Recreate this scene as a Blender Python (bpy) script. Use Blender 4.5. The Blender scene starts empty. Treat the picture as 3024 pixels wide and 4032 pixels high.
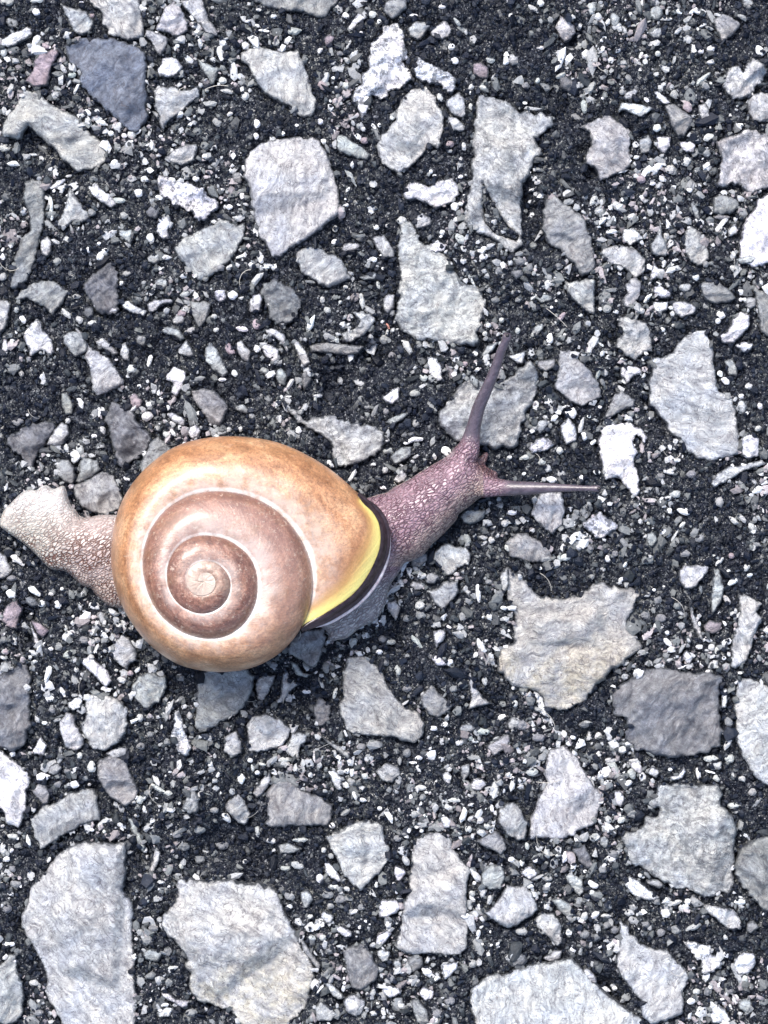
import bpy, math, random
import numpy as np
from mathutils import Vector
from mathutils.geometry import delaunay_2d_cdt
from mathutils import noise as mnoise

# The frame is 3024 x 4032 units ("u"); one unit is 0.022 mm on the road, everything is built at real size in metres.
S = 2.2e-5
W, H = 3024.0, 4032.0
DIST = 0.42                                    # camera height over the asphalt (m)
scene = bpy.context.scene

# ---------------------------------------------------------------- camera, sky, sun, exposure
cam_data = bpy.data.cameras.new('camera')
cam = bpy.data.objects.new('camera', cam_data)
scene.collection.objects.link(cam)
cam.location = (0, 0, DIST)
cam.rotation_euler = (0, 0, 0)
cam_data.sensor_fit = 'VERTICAL'
cam_data.sensor_height = 24.0
cam_data.lens = 24.0 * DIST / (H * S)
cam_data.clip_start = 0.01
cam_data.clip_end = 500.0
scene.camera = cam

SUN_ELEV, SUN_AZ = 54.0, 118.0                 # azimuth measured from +X towards +Y: light comes from the top, a little left
world = bpy.data.worlds.new("World")
scene.world = world
world.use_nodes = True
nt = world.node_tree
bg = nt.nodes['Background']
sky = nt.nodes.new('ShaderNodeTexSky')
sky.sky_type = 'NISHITA'
sky.sun_disc = False
sky.sun_elevation = math.radians(SUN_ELEV)
sky.sun_rotation = math.radians(90.0 - SUN_AZ)
sky.dust_density = 3.0
nt.links.new(sky.outputs[0], bg.inputs[0])
bg.inputs[1].default_value = 0.10
sun_data = bpy.data.lights.new('sun', 'SUN')
sun_data.energy = 1.5
sun_data.angle = math.radians(24)
sun_data.color = (1.0, 0.965, 0.92)
sun = bpy.data.objects.new('sun', sun_data)
scene.collection.objects.link(sun)
sd = Vector((math.cos(math.radians(SUN_AZ)) * math.cos(math.radians(SUN_ELEV)),
             math.sin(math.radians(SUN_AZ)) * math.cos(math.radians(SUN_ELEV)), math.sin(math.radians(SUN_ELEV))))
sun.rotation_euler = sd.to_track_quat('Z', 'Y').to_euler()
scene.view_settings.view_transform = 'Standard'
scene.view_settings.look = 'None'
scene.view_settings.gamma = 1.0
scene.view_settings.use_curve_mapping = False
scene.view_settings.exposure = 1.45
scene.render.engine = 'CYCLES'

# ---------------------------------------------------------------- outlines of the stones
# tile key -> (x offset, y offset, pixels per unit); each line: class + height, then outline points
TILES = {'A': (0, 0, 1.659), 'B': (1000, 0, 1.659), 'C': (2000, 0, 1.659), 'D': (0, 1000, 1.659), 'E': (1000, 1000, 1.659),
         'F': (2000, 1000, 1.659), 'G': (0, 2000, 1.659), 'H': (1000, 2000, 1.659), 'I': (2000, 2000, 1.659),
         'J': (0, 3000, 1.659), 'K': (1000, 3000, 1.659), 'L': (2000, 3000, 1.659), 'O': (0, 0, 0.54862)}
OUT = {}
OUT['A'] = """
L45 575,0 625,50 665,85 668,160 700,215 740,245 780,240 830,270 945,245 948,215 935,150 925,60 915,0 915,-60 575,-60
L35 395,20 430,110 465,185 500,220 545,235 600,190 612,150 590,110 555,75 480,55 420,35
L40 1140,5 1190,60 1225,125 1225,200 1150,250 1090,215 1015,195 1055,100 1085,45
L35 1175,15 1210,0 1320,-15 1345,60 1370,140 1425,205 1415,230 1340,215 1290,150 1230,80
L25 955,195 1050,215 1100,250 1085,320 1050,370 1010,325 985,260 950,240
S60 430,290 530,250 700,245 800,275 900,305 955,340 955,420 945,520 965,640 965,780 910,850 875,870 800,810 700,735 600,640 530,570 515,470 440,360
W30 1060,385 1120,370 1165,395 1198,440 1160,490 1100,505 1035,495 1025,455 1050,420
P30 250,360 340,320 385,320 385,355 345,420 310,560 240,572 165,530 180,500 215,460 225,400
W25 10,255 80,215 180,175 215,190 215,230 150,270 60,305 5,300
W15 220,250 260,230 240,290 220,312 208,290
L50 150,595 230,600 300,650 380,700 480,745 540,800 590,860 660,920 680,980 705,1000 690,1060 590,1110 500,1120 440,1070 350,975 270,900 190,825 150,895 110,920 0,890 0,840 60,740 120,650
L35 1000,590 1060,560 1130,565 1190,595 1240,590 1300,560 1310,620 1210,715 1150,770 1090,800 1065,860 1045,820 1040,760 1010,690
C15 1290,380 1340,410 1450,450 1420,490 1400,545 1375,550 1360,510 1320,460
L30 1075,1030 1120,985 1210,945 1290,935 1292,970 1270,1050 1200,1085 1130,1070
V25 1025,1150 1070,1140 1130,1180 1230,1180 1290,1210 1350,1240 1380,1290 1440,1330 1380,1400 1300,1460 1250,1400 1200,1360 1120,1310 1040,1260 1025,1200
G35 160,1190 220,1165 290,1190 300,1260 280,1480 245,1620 225,1740 160,1850 100,1905 62,1880 75,1820 95,1750 90,1680 130,1590 195,1500 190,1400 150,1300
W20 325,1225 370,1180 425,1165 425,1190 380,1230 330,1240
W18 320,1270 340,1290 352,1430 335,1445 318,1350
L30 460,1225 490,1260 530,1330 580,1390 590,1430 540,1460 480,1450 410,1500 380,1470 400,1410 430,1350 440,1270
W28 585,1240 630,1195 665,1235 720,1280 770,1330 730,1360 660,1320 600,1275
W20 1035,1420 1110,1415 1120,1460 1100,1500 1105,1560 1060,1560 1020,1520 1025,1470
L50 1125,1605 1200,1560 1300,1500 1450,1430 1500,1460 1600,1460 1590,1540 1540,1640 1520,1670 1450,1760 1400,1800 1295,1835 1220,1750 1150,1659
L22 265,1580 310,1535 340,1570 340,1640 310,1680 270,1659
C18 775,1500 865,1500 865,1560 850,1610 820,1570 780,1540
"""
OUT['B'] = """
G40 -60,-60 -60,-10 0,15 90,50 170,60 260,70 350,90 420,115 465,110 480,75 540,20 560,-60
L50 -84,340 -20,310 70,310 190,340 300,325 300,370 330,430 370,560 420,650 400,730 370,780 320,765 180,670 80,630 30,560 -20,480 -70,420
G35 860,10 890,0 1000,-40 1000,60 960,90 900,125 840,70 850,40
V28 880,155 940,160 960,200 1000,280 1010,370 980,420 1030,480 1050,520 960,570 880,600 840,650 790,620 750,660 740,740 700,780 680,700 640,660 660,590 700,540 700,490 750,440 760,370 770,290 830,240 835,180
V25 1070,370 1110,400 1150,420 1230,450 1290,490 1330,540 1310,600 1270,610 1220,560 1150,545 1070,510 1045,460 1060,420
L50 1075,570 1130,570 1180,640 1210,700 1245,770 1240,850 1220,930 1200,985 1150,950 1090,1020 1020,1090 940,1130 860,1080 810,1020 800,950 820,890 880,860 920,790 940,700 1000,620
W22 620,170 680,85 735,115 690,150 640,205 605,195
P18 455,250 500,220 530,240 510,290 470,300
L28 1000,185 1060,140 1165,145 1110,240 1070,265 1020,230
L28 1150,210 1250,125 1295,200 1270,250 1230,265 1160,235
L28 1250,660 1340,600 1380,650 1385,750 1350,775 1290,740 1255,700
L24 1265,760 1320,770 1380,830 1370,865 1290,850 1265,810
C30 535,895 570,880 640,920 710,960 765,1010 740,1045 660,1030 600,1010 560,1000 535,960
W35 985,1230 1010,1190 1080,1180 1130,1220 1200,1180 1290,1165 1340,1220 1340,1280 1280,1330 1200,1370 1130,1330 1060,1300 1000,1310 975,1270
L30 765,1550 850,1535 920,1640 920,1680 850,1690 800,1620
P25 1430,420 1480,400 1530,440 1530,510 1490,520 1430,480
C16 590,1110 640,1130 675,1225 640,1190 610,1150
"""
OUT['O'] = """
L75 527,345 560,312 600,300 640,295 690,300 710,340 728,395 735,430 735,460 690,500 655,520 600,558 585,555 560,505 545,460 540,420 527,370
X60 1030,205 1090,215 1120,235 1195,250 1200,270 1150,300 1170,325 1150,360 1130,400 1125,470 1130,530 1100,545 1060,515 1020,495 1000,480 1010,430 1020,380 1020,300
X65 870,470 890,480 905,520 940,530 965,555 985,590 1000,610 1030,620 1050,650 1045,680 1035,720 1040,748 990,742 940,738 900,730 862,712 855,690 862,640 862,580 858,540 862,500
L35 640,540 670,532 700,540 740,560 758,600 740,612 710,622 690,615 655,590 637,565
W40 1635,430 1662,415 1720,415 1720,570 1659,572 1625,578 1600,565 1597,530 1605,490 1625,455
G50 1180,430 1200,422 1220,440 1255,460 1275,500 1285,540 1283,590 1260,598 1240,575 1215,545 1185,520 1172,490 1172,455
L30 1298,535 1335,530 1375,540 1393,560 1390,590 1372,600 1345,580 1310,565 1297,550
X40 945,900 970,865 1000,825 1035,818 1060,835 1095,820 1130,790 1145,775 1160,800 1160,850 1140,890 1128,930 1115,965 1060,970 1010,960 985,955 955,925
G35 1090,1170 1120,1150 1150,1160 1185,1180 1195,1200 1180,1215 1140,1215 1100,1200
Y60 1085,1225 1125,1250 1165,1285 1215,1295 1255,1285 1290,1257 1330,1265 1388,1278 1370,1310 1355,1350 1390,1400 1355,1425 1310,1460 1275,1500 1210,1540 1178,1525 1160,1495 1105,1480 1072,1445 1080,1410 1110,1380 1110,1330 1095,1290 1088,1260
L50 1590,1470 1620,1465 1659,1480 1720,1490 1720,1720 1659,1700 1630,1680 1600,1630 1590,1560 1587,1500
L50 1190,1620 1215,1612 1240,1625 1260,1665 1295,1710 1300,1720 1285,1780 1240,1805 1200,1812 1145,1810 1145,1770 1165,1720 1185,1690 1170,1670 1185,1640
W45 -60,1610 0,1620 40,1650 60,1670 65,1690 55,1710 55,1750 40,1792 20,1780 0,1745 -60,1740
G45 215,1640 240,1628 270,1640 297,1700 295,1725 270,1742 240,1725 212,1690 210,1660
L90 250,1822 270,1817 272,1850 273,1897 266,1927 285,1943 288,1993 290,2058 287,2110 292,2142 293,2208 288,2290 170,2290 132,2201 110,2172 96,2138 99,2109 89,2076 66,2040 43,1996 45,1980 60,1947 66,1923 93,1891 106,1867 132,1841 155,1826 185,1818
Y85 385,1900 380,1947 350,1980 349,2000 360,2023 390,2049 400,2072 410,2105 407,2138 427,2165 463,2171 496,2178 530,2230 600,2260 640,2195 668,2160 684,2105 672,2072 648,2043 635,2003 615,1963 598,1927 560,1912 500,1905 440,1905
L60 1012,2155 1021,2201 1025,2290 1420,2290 1378,2194 1329,2162 1282,2122 1256,2089 1233,2069 1173,2080 1130,2090 1097,2102 1051,2109 1030,2125
"""
OUT['C'] = """
L28 345,95 385,130 440,160 445,200 410,260 370,275 330,230 310,180
W28 720,720 740,675 830,680 945,700 940,720 870,770 810,745 760,720 725,740
W24 950,600 975,595 1030,635 1070,680 1020,685 970,645
G35 1020,690 1090,680 1200,760 1205,800 1150,890 1110,895 1060,820 1040,740
L50 600,760 650,740 700,780 760,830 805,845 805,1085 740,1125 600,1175 570,1110 505,1060 510,1010 545,940 540,860 460,830 520,810
X38 1440,440 1500,430 1530,470 1560,420 1600,380 1660,420 1700,480 1640,560 1600,610 1540,650 1470,655 1410,590 1400,540 1430,480
L38 1560,660 1600,620 1660,605 1760,620 1760,780 1660,795 1600,790 1570,740
G30 1340,120 1400,90 1450,100 1520,155 1500,200 1450,240 1400,275 1360,200
X50 1340,900 1440,890 1530,870 1555,820 1620,860 1780,880 1780,1200 1640,1250 1600,1265 1540,1240 1540,1190 1380,1230 1360,1150 1400,1060 1370,980
G30 1345,1290 1400,1265 1500,1300 1510,1340 1470,1390 1400,1400 1340,1390
W26 745,1500 820,1485 880,1540 890,1560 800,1605 745,1570
C28 980,1480 1000,1440 1010,1540 1050,1640 1030,1680 930,1659 930,1600 960,1560
L32 1150,1520 1200,1480 1260,1520 1310,1640 1320,1700 1240,1749 1180,1700 1150,1620
W18 1440,1500 1495,1440 1500,1530 1440,1550
L20 1240,690 1290,670 1325,770 1260,785
W26 970,890 1060,895 1065,960 1020,1010 975,970
C26 850,920 920,875 945,930 930,1000 870,1005
W24 1110,930 1190,920 1225,950 1215,1005 1150,990
"""
OUT['D'] = """
G34 100,300 160,220 240,180 340,170 400,210 450,250 420,300 380,350 340,410 290,350 240,320 170,290 120,320
L34 0,295 50,300 70,330 60,420 30,490 0,520 -60,520 -60,290
D30 540,200 620,120 700,60 740,50 760,150 775,270 775,370 720,395 630,375 590,300 550,250
W30 160,510 200,450 240,420 270,440 290,500 330,540 360,640 340,660 270,630 200,670 180,600 155,560
C26 415,540 460,505 540,520 570,590 560,640 490,680 460,640 410,580
L42 500,480 540,520 580,590 640,640 700,680 760,740 810,840 790,865 700,900 640,935 610,900 600,830 580,740 550,690 565,600 520,540 490,490
W26 790,320 840,305 900,345 965,370 940,410 870,390 800,350
L20 960,330 1010,295 1130,295 1130,320 1060,330 1000,385 970,370
G26 1245,310 1340,305 1380,320 1365,400 1320,470 1300,485 1270,430 1245,370
L24 625,570 670,545 730,590 775,650 740,665 680,620 640,600
L22 790,590 830,575 845,620 845,700 820,700 785,660
W24 1090,790 1140,730 1220,770 1215,820 1190,870 1150,935 1110,900 1130,840 1085,820
C28 1340,620 1370,570 1420,620 1460,700 1490,780 1450,805 1390,750 1340,700
L24 1165,620 1220,560 1250,610 1275,665 1230,675 1165,645
L24 1545,580 1580,560 1610,610 1640,650 1625,710 1580,690 1545,630
C22 1050,480 1130,475 1180,500 1210,550 1180,570 1120,530 1050,510
D50 705,1000 740,965 800,1000 870,1040 930,1120 985,1180 985,1230 900,1330 800,1420 760,1360 735,1250 705,1150 690,1080
G42 1255,890 1330,875 1400,895 1460,940 1490,1010 1470,1070 1440,1120 1360,1120 1320,1030 1260,960
D34 40,1240 60,1195 150,1135 260,1100 340,1090 360,1120 300,1230 250,1280 220,1390 180,1390 120,1310 60,1270
L28 350,1150 400,1095 440,1110 450,1180 400,1250 350,1255 300,1245 320,1200
G30 360,1380 400,1340 450,1350 490,1400 490,1470 470,1510 420,1490 370,1440
G34 520,1370 550,1325 640,1350 660,1400 600,1450 520,1500 490,1490 510,1440
G48 480,1510 560,1480 660,1410 740,1440 790,1540 810,1600 770,1670 700,1700 600,1697 520,1640 480,1570
G36 920,1360 990,1210 1040,1195 1120,1270 1100,1400 980,1500 920,1430
W26 1235,1130 1280,1110 1315,1150 1300,1200 1250,1210 1225,1170
W22 1090,1045 1130,1035 1210,1080 1210,1130 1170,1120 1100,1070
G22 400,910 440,900 480,990 470,1045 430,1050 400,980
W12 600,320 640,330 700,345 770,350 770,375 710,392 640,378 610,345
"""
OUT['E'] = """
D34 60,190 130,150 200,190 270,240 305,320 290,400 240,450 170,455 100,420 60,300 40,230
W20 70,285 120,330 200,370 235,430 200,455 130,430 95,380
W24 -15,270 40,255 55,300 35,370 -10,388
L20 20,130 70,115 40,170 0,215 -20,180
C22 685,150 780,115 815,130 800,170 720,170
L34 840,300 880,255 920,270 920,350 880,390 850,370
W24 350,440 400,390 390,470 360,505 345,480
X26 640,380 700,370 760,390 800,440 760,480 700,540 640,570 580,575 560,520 600,500 660,480 690,440
G30 360,600 430,575 520,575 620,590 720,600 690,650 600,660 500,650 420,640 370,640
X44 210,1000 250,1005 330,1070 400,1070 470,1050 520,1060 600,1080 680,1110 760,1120 860,1160 850,1240 800,1320 720,1360 620,1385 540,1380 520,1300 510,1230 430,1180 360,1140 300,1090
W24 835,945 900,880 950,870 950,950 910,985 870,970
W26 1130,670 1190,680 1230,740 1230,820 1200,835 1150,790 1135,730
L20 960,560 1010,570 1040,640 1020,660 980,610
C18 850,1100 900,1070 980,1035 1030,1030 980,1080 900,1120
W18 970,1235 1040,1195 1110,1200 1105,1220 1050,1225 990,1250
C28 885,1325 960,1265 1030,1260 1030,1310 990,1350 920,1380
G22 840,1280 900,1265 900,1300 850,1305
L24 930,1440 970,1385 1005,1450 990,1490 940,1500 910,1480
L22 250,560 290,570 340,640 370,710 320,740 290,680 270,620
W24 40,600 100,590 160,620 170,690 120,710 70,660
L18 70,490 130,485 200,520 230,620 220,660 190,600 140,550 80,520
C22 150,760 180,740 220,800 200,860 160,850 140,800
G22 310,780 340,750 380,820 330,890 310,850
C22 1480,680 1520,600 1600,570 1560,640
"""
OUT['F'] = """
L32 360,175 400,185 540,160 570,170 565,280 570,395 520,380 450,320 400,270
L28 760,200 830,145 870,180 860,280 800,360 770,350 740,300 780,250
W22 950,45 975,90 1040,105 985,145 920,185 935,130
W26 950,215 1000,205 1070,255 1060,285 1000,290 950,250
W26 945,315 1050,310 1040,370 970,385 945,350
L26 1070,315 1150,305 1235,340 1220,390 1140,420 1090,390 1070,350
G30 1250,200 1300,175 1370,180 1450,240 1490,290 1440,320 1330,325 1290,300 1260,250
G24 1545,300 1580,280 1620,290 1620,345 1580,365 1545,345
W38 1365,540 1430,510 1470,420 1520,380 1580,400 1580,470 1530,530 1470,585 1400,580
W26 1480,600 1540,570 1600,590 1590,620 1550,650 1510,630
X32 720,420 780,405 860,430 910,460 945,540 940,630 880,660 820,700 760,660 705,600 720,550 760,520 720,470
L65 940,690 1030,670 1090,630 1110,570 1150,530 1210,500 1300,485 1320,560 1355,620 1340,700 1360,800 1370,890 1440,920 1490,1010 1505,1150 1510,1300 1440,1330 1340,1360 1230,1330 1160,1290 1140,1220 1060,1170 1030,1100 980,1020 920,980 920,880 935,800
W24 740,740 800,725 870,750 880,780 820,800 780,850 760,820 735,790
C42 330,640 400,620 440,670 500,720 560,790 610,880 615,930 540,970 480,1000 420,970 360,930 310,870 310,800 330,740
W20 0,670 120,630 100,720 70,720
W48 610,1130 700,1110 810,1105 880,1150 910,1210 890,1240 840,1180 820,1240 850,1300 830,1340 840,1420 855,1500 870,1560 820,1595 790,1540 740,1480 690,1460 640,1480 620,1390 600,1310 595,1220
G24 620,1085 660,1000 680,930 740,890 830,950 820,1000 740,1020 690,1060
W28 340,1120 390,1070 440,1110 450,1220 380,1245 350,1190
W20 370,1030 430,1000 450,1040 430,1080 390,1060
V22 135,1260 190,1210 240,1195 310,1240 250,1290 150,1305
W32 1520,1200 1580,1170 1640,1210 1640,1320 1570,1340 1520,1320
L26 1320,1500 1360,1440 1440,1390 1530,1380 1659,1345 1690,1370 1540,1420 1440,1480 1340,1530
L36 210,1560 350,1550 375,1700 360,1760 290,1834 230,1790 145,1700 170,1640
G30 1590,160 1640,230 1760,280 1760,600 1650,510 1625,330
C22 1410,700 1470,680 1500,750 1500,800 1440,790
G18 190,700 310,680 310,740 250,770 200,750
"""
OUT['G'] = """
L28 0,290 40,320 45,350 80,400 70,430 30,460 -30,470 -30,290
W22 60,310 100,305 160,370 150,385 80,340
D24 165,580 230,590 260,640 210,650 170,620
W18 180,520 220,510 270,560 260,580 200,550
P28 40,640 100,600 150,650 130,720 110,800 60,780 10,740 20,680
W20 35,550 60,530 105,540 100,590 60,590
D45 120,830 150,900 140,1000 190,1050 190,1200 200,1400 170,1560 70,1590 0,1560 -60,1560 -60,1120 0,1100 70,1050 130,1010
W16 195,740 240,830 280,915 240,915 215,860
P22 200,735 260,750 330,800 280,850 245,815
L32 745,870 800,825 850,850 890,940 890,1000 850,1010 830,1060 790,1040 750,1000 725,940
W28 520,1000 580,965 660,1020 700,1060 740,1130 700,1170 650,1140 600,1080 550,1030
C36 860,1160 900,1100 990,1075 1080,1100 1085,1180 1040,1260 960,1325 900,1270 855,1220
L46 550,1230 620,1205 700,1215 800,1260 830,1330 830,1460 780,1530 690,1590 600,1570 560,1500 525,1430 560,1370
L34 385,1380 440,1330 480,1360 500,1420 550,1500 540,1560 480,1590 420,1560 390,1470
W24 450,1270 520,1215 540,1250 530,1310 470,1325 445,1300
W24 210,1590 260,1490 310,1550 290,1620 220,1610
W16 310,1030 340,1030 345,1070 300,1150 290,1120
G34 1310,1070 1450,1060 1600,1050 1659,1090 1650,1200 1600,1290 1500,1370 1400,1430 1300,1480 1265,1430 1280,1300 1285,1180
L26 1470,1500 1540,1450 1580,1530 1580,1600 1530,1630 1460,1590
L24 690,1600 780,1560 840,1570 820,1620 740,1640
V18 1140,1330 1170,1300 1190,1400 1250,1560 1230,1620 1160,1600 1120,1500
"""
OUT['H'] = """
G30 215,920 260,840 330,790 470,780 470,870 440,960 400,1040 370,1050 300,990 230,950
C20 235,1000 280,1020 320,1080 390,1090 340,1110 270,1090
L26 20,1120 70,1090 145,1095 110,1180 60,1260 20,1250 5,1160
L24 210,1050 240,1120 300,1150 240,1200 190,1270 140,1280 170,1220 180,1120
L55 590,1030 610,980 680,960 740,980 800,1030 850,1080 880,1160 930,1240 980,1300 1090,1340 1105,1400 1100,1500 1050,1540 980,1525 900,1500 800,1495 700,1475 600,1450 570,1360 555,1300 590,1230 575,1150 590,1090
G32 1090,1230 1160,1140 1200,1200 1300,1290 1280,1320 1200,1375 1130,1340 1085,1270
D24 380,1300 430,1240 500,1290 500,1380 450,1430 400,1400
L30 1165,340 1190,270 1250,230 1330,250 1390,260 1420,310 1410,370 1330,390 1300,440 1250,445 1210,380
L26 1120,540 1200,530 1240,480 1330,480 1335,560 1300,600 1240,670 1190,630 1150,580
W24 1170,800 1250,790 1250,840 1190,920 1175,880
L22 860,610 930,600 960,650 930,740 900,700 865,650
L22 1395,1025 1420,1080 1450,1170 1500,1240 1555,1280 1500,1290 1400,1320 1420,1240 1405,1150
L40 -30,1370 0,1350 80,1345 170,1380 240,1440 220,1500 180,1560 80,1590 0,1600 -35,1590 -50,1450
L26 210,1560 250,1470 340,1470 350,1530 300,1560 290,1640 250,1640 205,1590
L26 1515,1560 1600,1500 1659,1475 1680,1500 1659,1560 1570,1620
L18 415,1470 500,1530 620,1590 630,1650 580,1620 480,1540
G26 1340,60 1380,10 1520,10 1500,70 1440,105 1370,100
"""
OUT['I'] = """
V26 480,110 540,60 600,30 660,75 735,105 700,140 660,170 620,210 560,195 520,150
L26 1115,410 1150,375 1230,370 1310,385 1290,440 1220,520 1160,530 1130,490 1115,450
C24 1335,400 1380,400 1410,510 1400,600 1350,680 1330,710 1325,600 1335,500
D80 870,1050 1000,1050 1200,1070 1390,1090 1390,1200 1390,1400 1395,1560 1310,1600 1180,1610 1050,1640 950,1610 830,1560 770,1500 790,1420 770,1380 690,1330 670,1230 720,1170 800,1110
L38 1500,560 1550,570 1659,620 1620,680 1659,720 1620,800 1590,920 1560,1000 1480,1060 1450,1040 1455,900 1490,780 1510,690
P20 1280,770 1320,730 1400,750 1390,800 1340,825 1290,800
L14 1180,570 1200,600 1220,700 1260,790 1280,870 1250,850 1210,780 1190,680
W20 1400,1175 1435,1180 1430,1305 1395,1305
W22 1140,960 1165,925 1210,970 1190,1030 1160,1010
"""
OUT['J'] = """
C46 190,365 260,310 350,270 450,210 540,175 600,175 630,220 650,290 665,370 560,400 480,450 400,490 330,540 250,580 235,500 200,440
G26 200,190 250,140 300,150 330,210 320,270 280,280 250,240
W20 235,85 270,70 330,90 310,120 240,125
G26 320,30 370,0 410,40 380,80 350,90 315,70
W18 460,130 500,120 520,160 480,175 460,160
W22 1050,1510 1100,1510 1150,1550 1235,1560 1230,1600 1190,1610 1120,1570 1060,1540
C20 930,1240 980,1220 1070,1240 1040,1300 950,1290
L22 970,720 1010,570 1050,590 1040,640 1010,720 980,735
C40 0,1330 50,1260 110,1240 110,1340 150,1450 155,1600 120,1700 60,1720 -60,1700 -60,1330
W18 20,1170 100,1180 95,1200 40,1210 15,1190
W16 1075,300 1110,300 1150,310 1130,335 1090,325
X24 1190,300 1220,230 1270,180 1310,240 1300,320 1250,345 1200,320
L30 1460,300 1510,230 1560,200 1600,260 1640,350 1600,420 1550,400 1490,340
W22 1550,100 1580,75 1605,110 1580,150 1555,130
C18 820,350 880,390 920,470 950,560 940,620 900,560 860,470
"""
OUT['K'] = """
L26 0,190 40,130 105,60 110,130 60,210 20,240 0,220 -10,210
G44 140,110 230,130 330,190 420,220 510,270 515,340 480,420 390,425 270,420 150,435 60,410 90,380 90,270 80,200
W24 480,60 530,55 575,110 575,180 550,190 510,130
L48 465,480 560,450 650,400 740,380 800,385 850,430 860,520 890,570 880,640 830,720 760,790 690,840 640,800 580,740 550,660 510,580 480,530
L80 1045,500 1150,460 1210,445 1290,490 1300,560 1340,620 1400,680 1415,710 1400,800 1390,900 1395,1100 1395,1220 1340,1260 1180,1260 1040,1260 960,1230 920,1200 940,1130 970,1050 980,960 1010,850 1025,700 1040,580
G40 590,1210 630,1200 710,1190 770,1250 790,1300 825,1360 800,1420 700,1490 640,1480 610,1420 600,1320 570,1200
W30 830,900 920,890 965,940 930,990 860,1015 820,1020 815,950
W26 460,665 490,660 540,710 580,770 560,785 500,760 465,720
W22 850,330 880,320 910,370 905,410 880,380
W24 1220,360 1260,350 1295,390 1280,435 1245,430 1225,400
W22 1340,370 1370,290 1395,320 1380,370 1350,400
G30 1450,520 1520,470 1590,450 1640,520 1650,570 1610,610 1550,570 1490,550
C28 1490,720 1540,665 1620,680 1640,750 1610,830 1540,835 1480,800
L40 1500,985 1590,910 1630,840 1645,800 1750,810 1820,860 1850,930 1840,980 1740,1060 1650,1090 1600,1070 1560,1030
W26 920,680 950,680 1000,720 960,780 930,780 915,730
W18 900,790 925,790 945,860 925,865
C24 300,850 350,830 390,890 360,950 320,960 310,910
W24 430,1000 460,970 525,1010 510,1050 480,1060 440,1020
W24 520,1080 570,1070 640,1110 640,1140 600,1150 550,1110
W26 810,1130 870,1095 900,1120 860,1180 820,1210 795,1180
L26 800,1240 840,1215 890,1240 880,1300 840,1310 815,1280
L22 905,1300 950,1280 970,1340 950,1380 920,1350
W28 830,1460 880,1450 970,1490 960,1520 890,1545 850,1520
W26 1080,1500 1110,1465 1180,1500 1170,1550 1120,1560 1090,1530
W26 1230,1320 1330,1305 1330,1350 1290,1400 1240,1420 1230,1370
W22 1090,1350 1130,1340 1165,1370 1150,1400 1110,1390
G18 1000,1265 1100,1275 1110,1330 1040,1380 1000,1320
L20 450,1430 500,1440 560,1500 600,1540 550,1550 500,1510
L28 580,1550 650,1510 730,1560 720,1620 660,1659 600,1630
L28 400,1600 440,1560 520,1620 550,1640 500,1690 400,1690
G26 1020,1560 1070,1540 1130,1620 1150,1700 1060,1700
C22 150,550 220,530 320,570 260,600 170,600
C26 790,60 860,10 940,30 960,80 900,135 840,130
L38 1600,310 1650,270 1700,265 1750,320 1785,400 1775,500 1730,520 1640,470 1590,380
W22 1220,80 1270,60 1295,100 1280,160 1250,140
W24 1410,150 1440,105 1490,110 1525,150 1480,190 1430,185
C20 1350,30 1410,10 1410,80 1370,130 1350,80
G30 275,1100 340,1190 440,1330 420,1355 330,1250
"""
OUT['L'] = """
X60 965,140 1080,150 1200,145 1370,155 1400,210 1400,260 1450,330 1490,400 1490,560 1470,700 1480,820 1440,865 1380,850 1340,900 1280,880 1200,850 1100,820 1030,790 960,740 900,710 820,680 770,610 780,560 730,480 800,460 860,450 900,370 970,350 990,310 930,300 900,230 970,240
G55 1490,640 1520,560 1600,510 1659,490 1780,500 1780,1000 1650,960 1570,860 1500,780 1480,700
L46 735,1020 770,1060 800,1130 880,1190 950,1230 1040,1220 1100,1300 1180,1370 1185,1430 1140,1500 1150,1640 1060,1680 930,1720 870,1659 860,1560 780,1460 740,1400 705,1290 730,1200 725,1120
W28 760,800 790,745 860,780 920,830 1000,890 960,910 880,895 800,860
D24 420,570 500,540 540,610 560,680 520,700 460,640
L26 370,740 430,730 490,780 500,850 470,885 430,840 390,790
C26 280,895 350,895 420,940 440,1010 390,1020 330,970
L30 165,1030 220,990 300,990 350,1070 355,1190 320,1210 270,1150 190,1080
L22 230,1285 300,1235 355,1235 345,1290 280,1310
V28 1140,1170 1230,1180 1320,1200 1320,1250 1400,1300 1390,1350 1300,1390 1260,1370 1260,1310 1210,1260
W30 1480,1290 1540,1240 1610,1250 1625,1310 1580,1380 1500,1395 1475,1340
L30 1260,935 1400,940 1480,970 1530,1040 1520,1095 1440,1095 1370,1040 1300,990
G22 1560,1050 1600,1030 1650,1080 1590,1120 1560,1110
W22 1050,100 1110,85 1150,30 1165,60 1140,110 1080,120
W24 915,60 950,20 995,70 970,110 920,80
W24 775,0 860,0 885,50 870,85 820,60
W20 1230,40 1255,40 1265,100 1245,120 1230,80
W24 690,190 740,185 765,250 740,300 700,270
W36 490,1360 530,1350 585,1420 580,1450 530,1440 495,1400
W22 590,1475 650,1480 680,1510 650,1520 600,1495
W20 430,490 500,490 510,515 440,525
W24 85,730 110,690 160,685 200,720 190,750 140,770
W28 1320,1640 1370,1580 1420,1620 1470,1700 1330,1710
C20 1500,1560 1580,1545 1600,1590 1570,1650 1510,1610
L20 900,770 980,770 1030,810 990,830 910,795
L24 1310,0 1400,0 1400,50 1330,55
C22 640,10 700,0 730,60 720,90 680,50
"""
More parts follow.
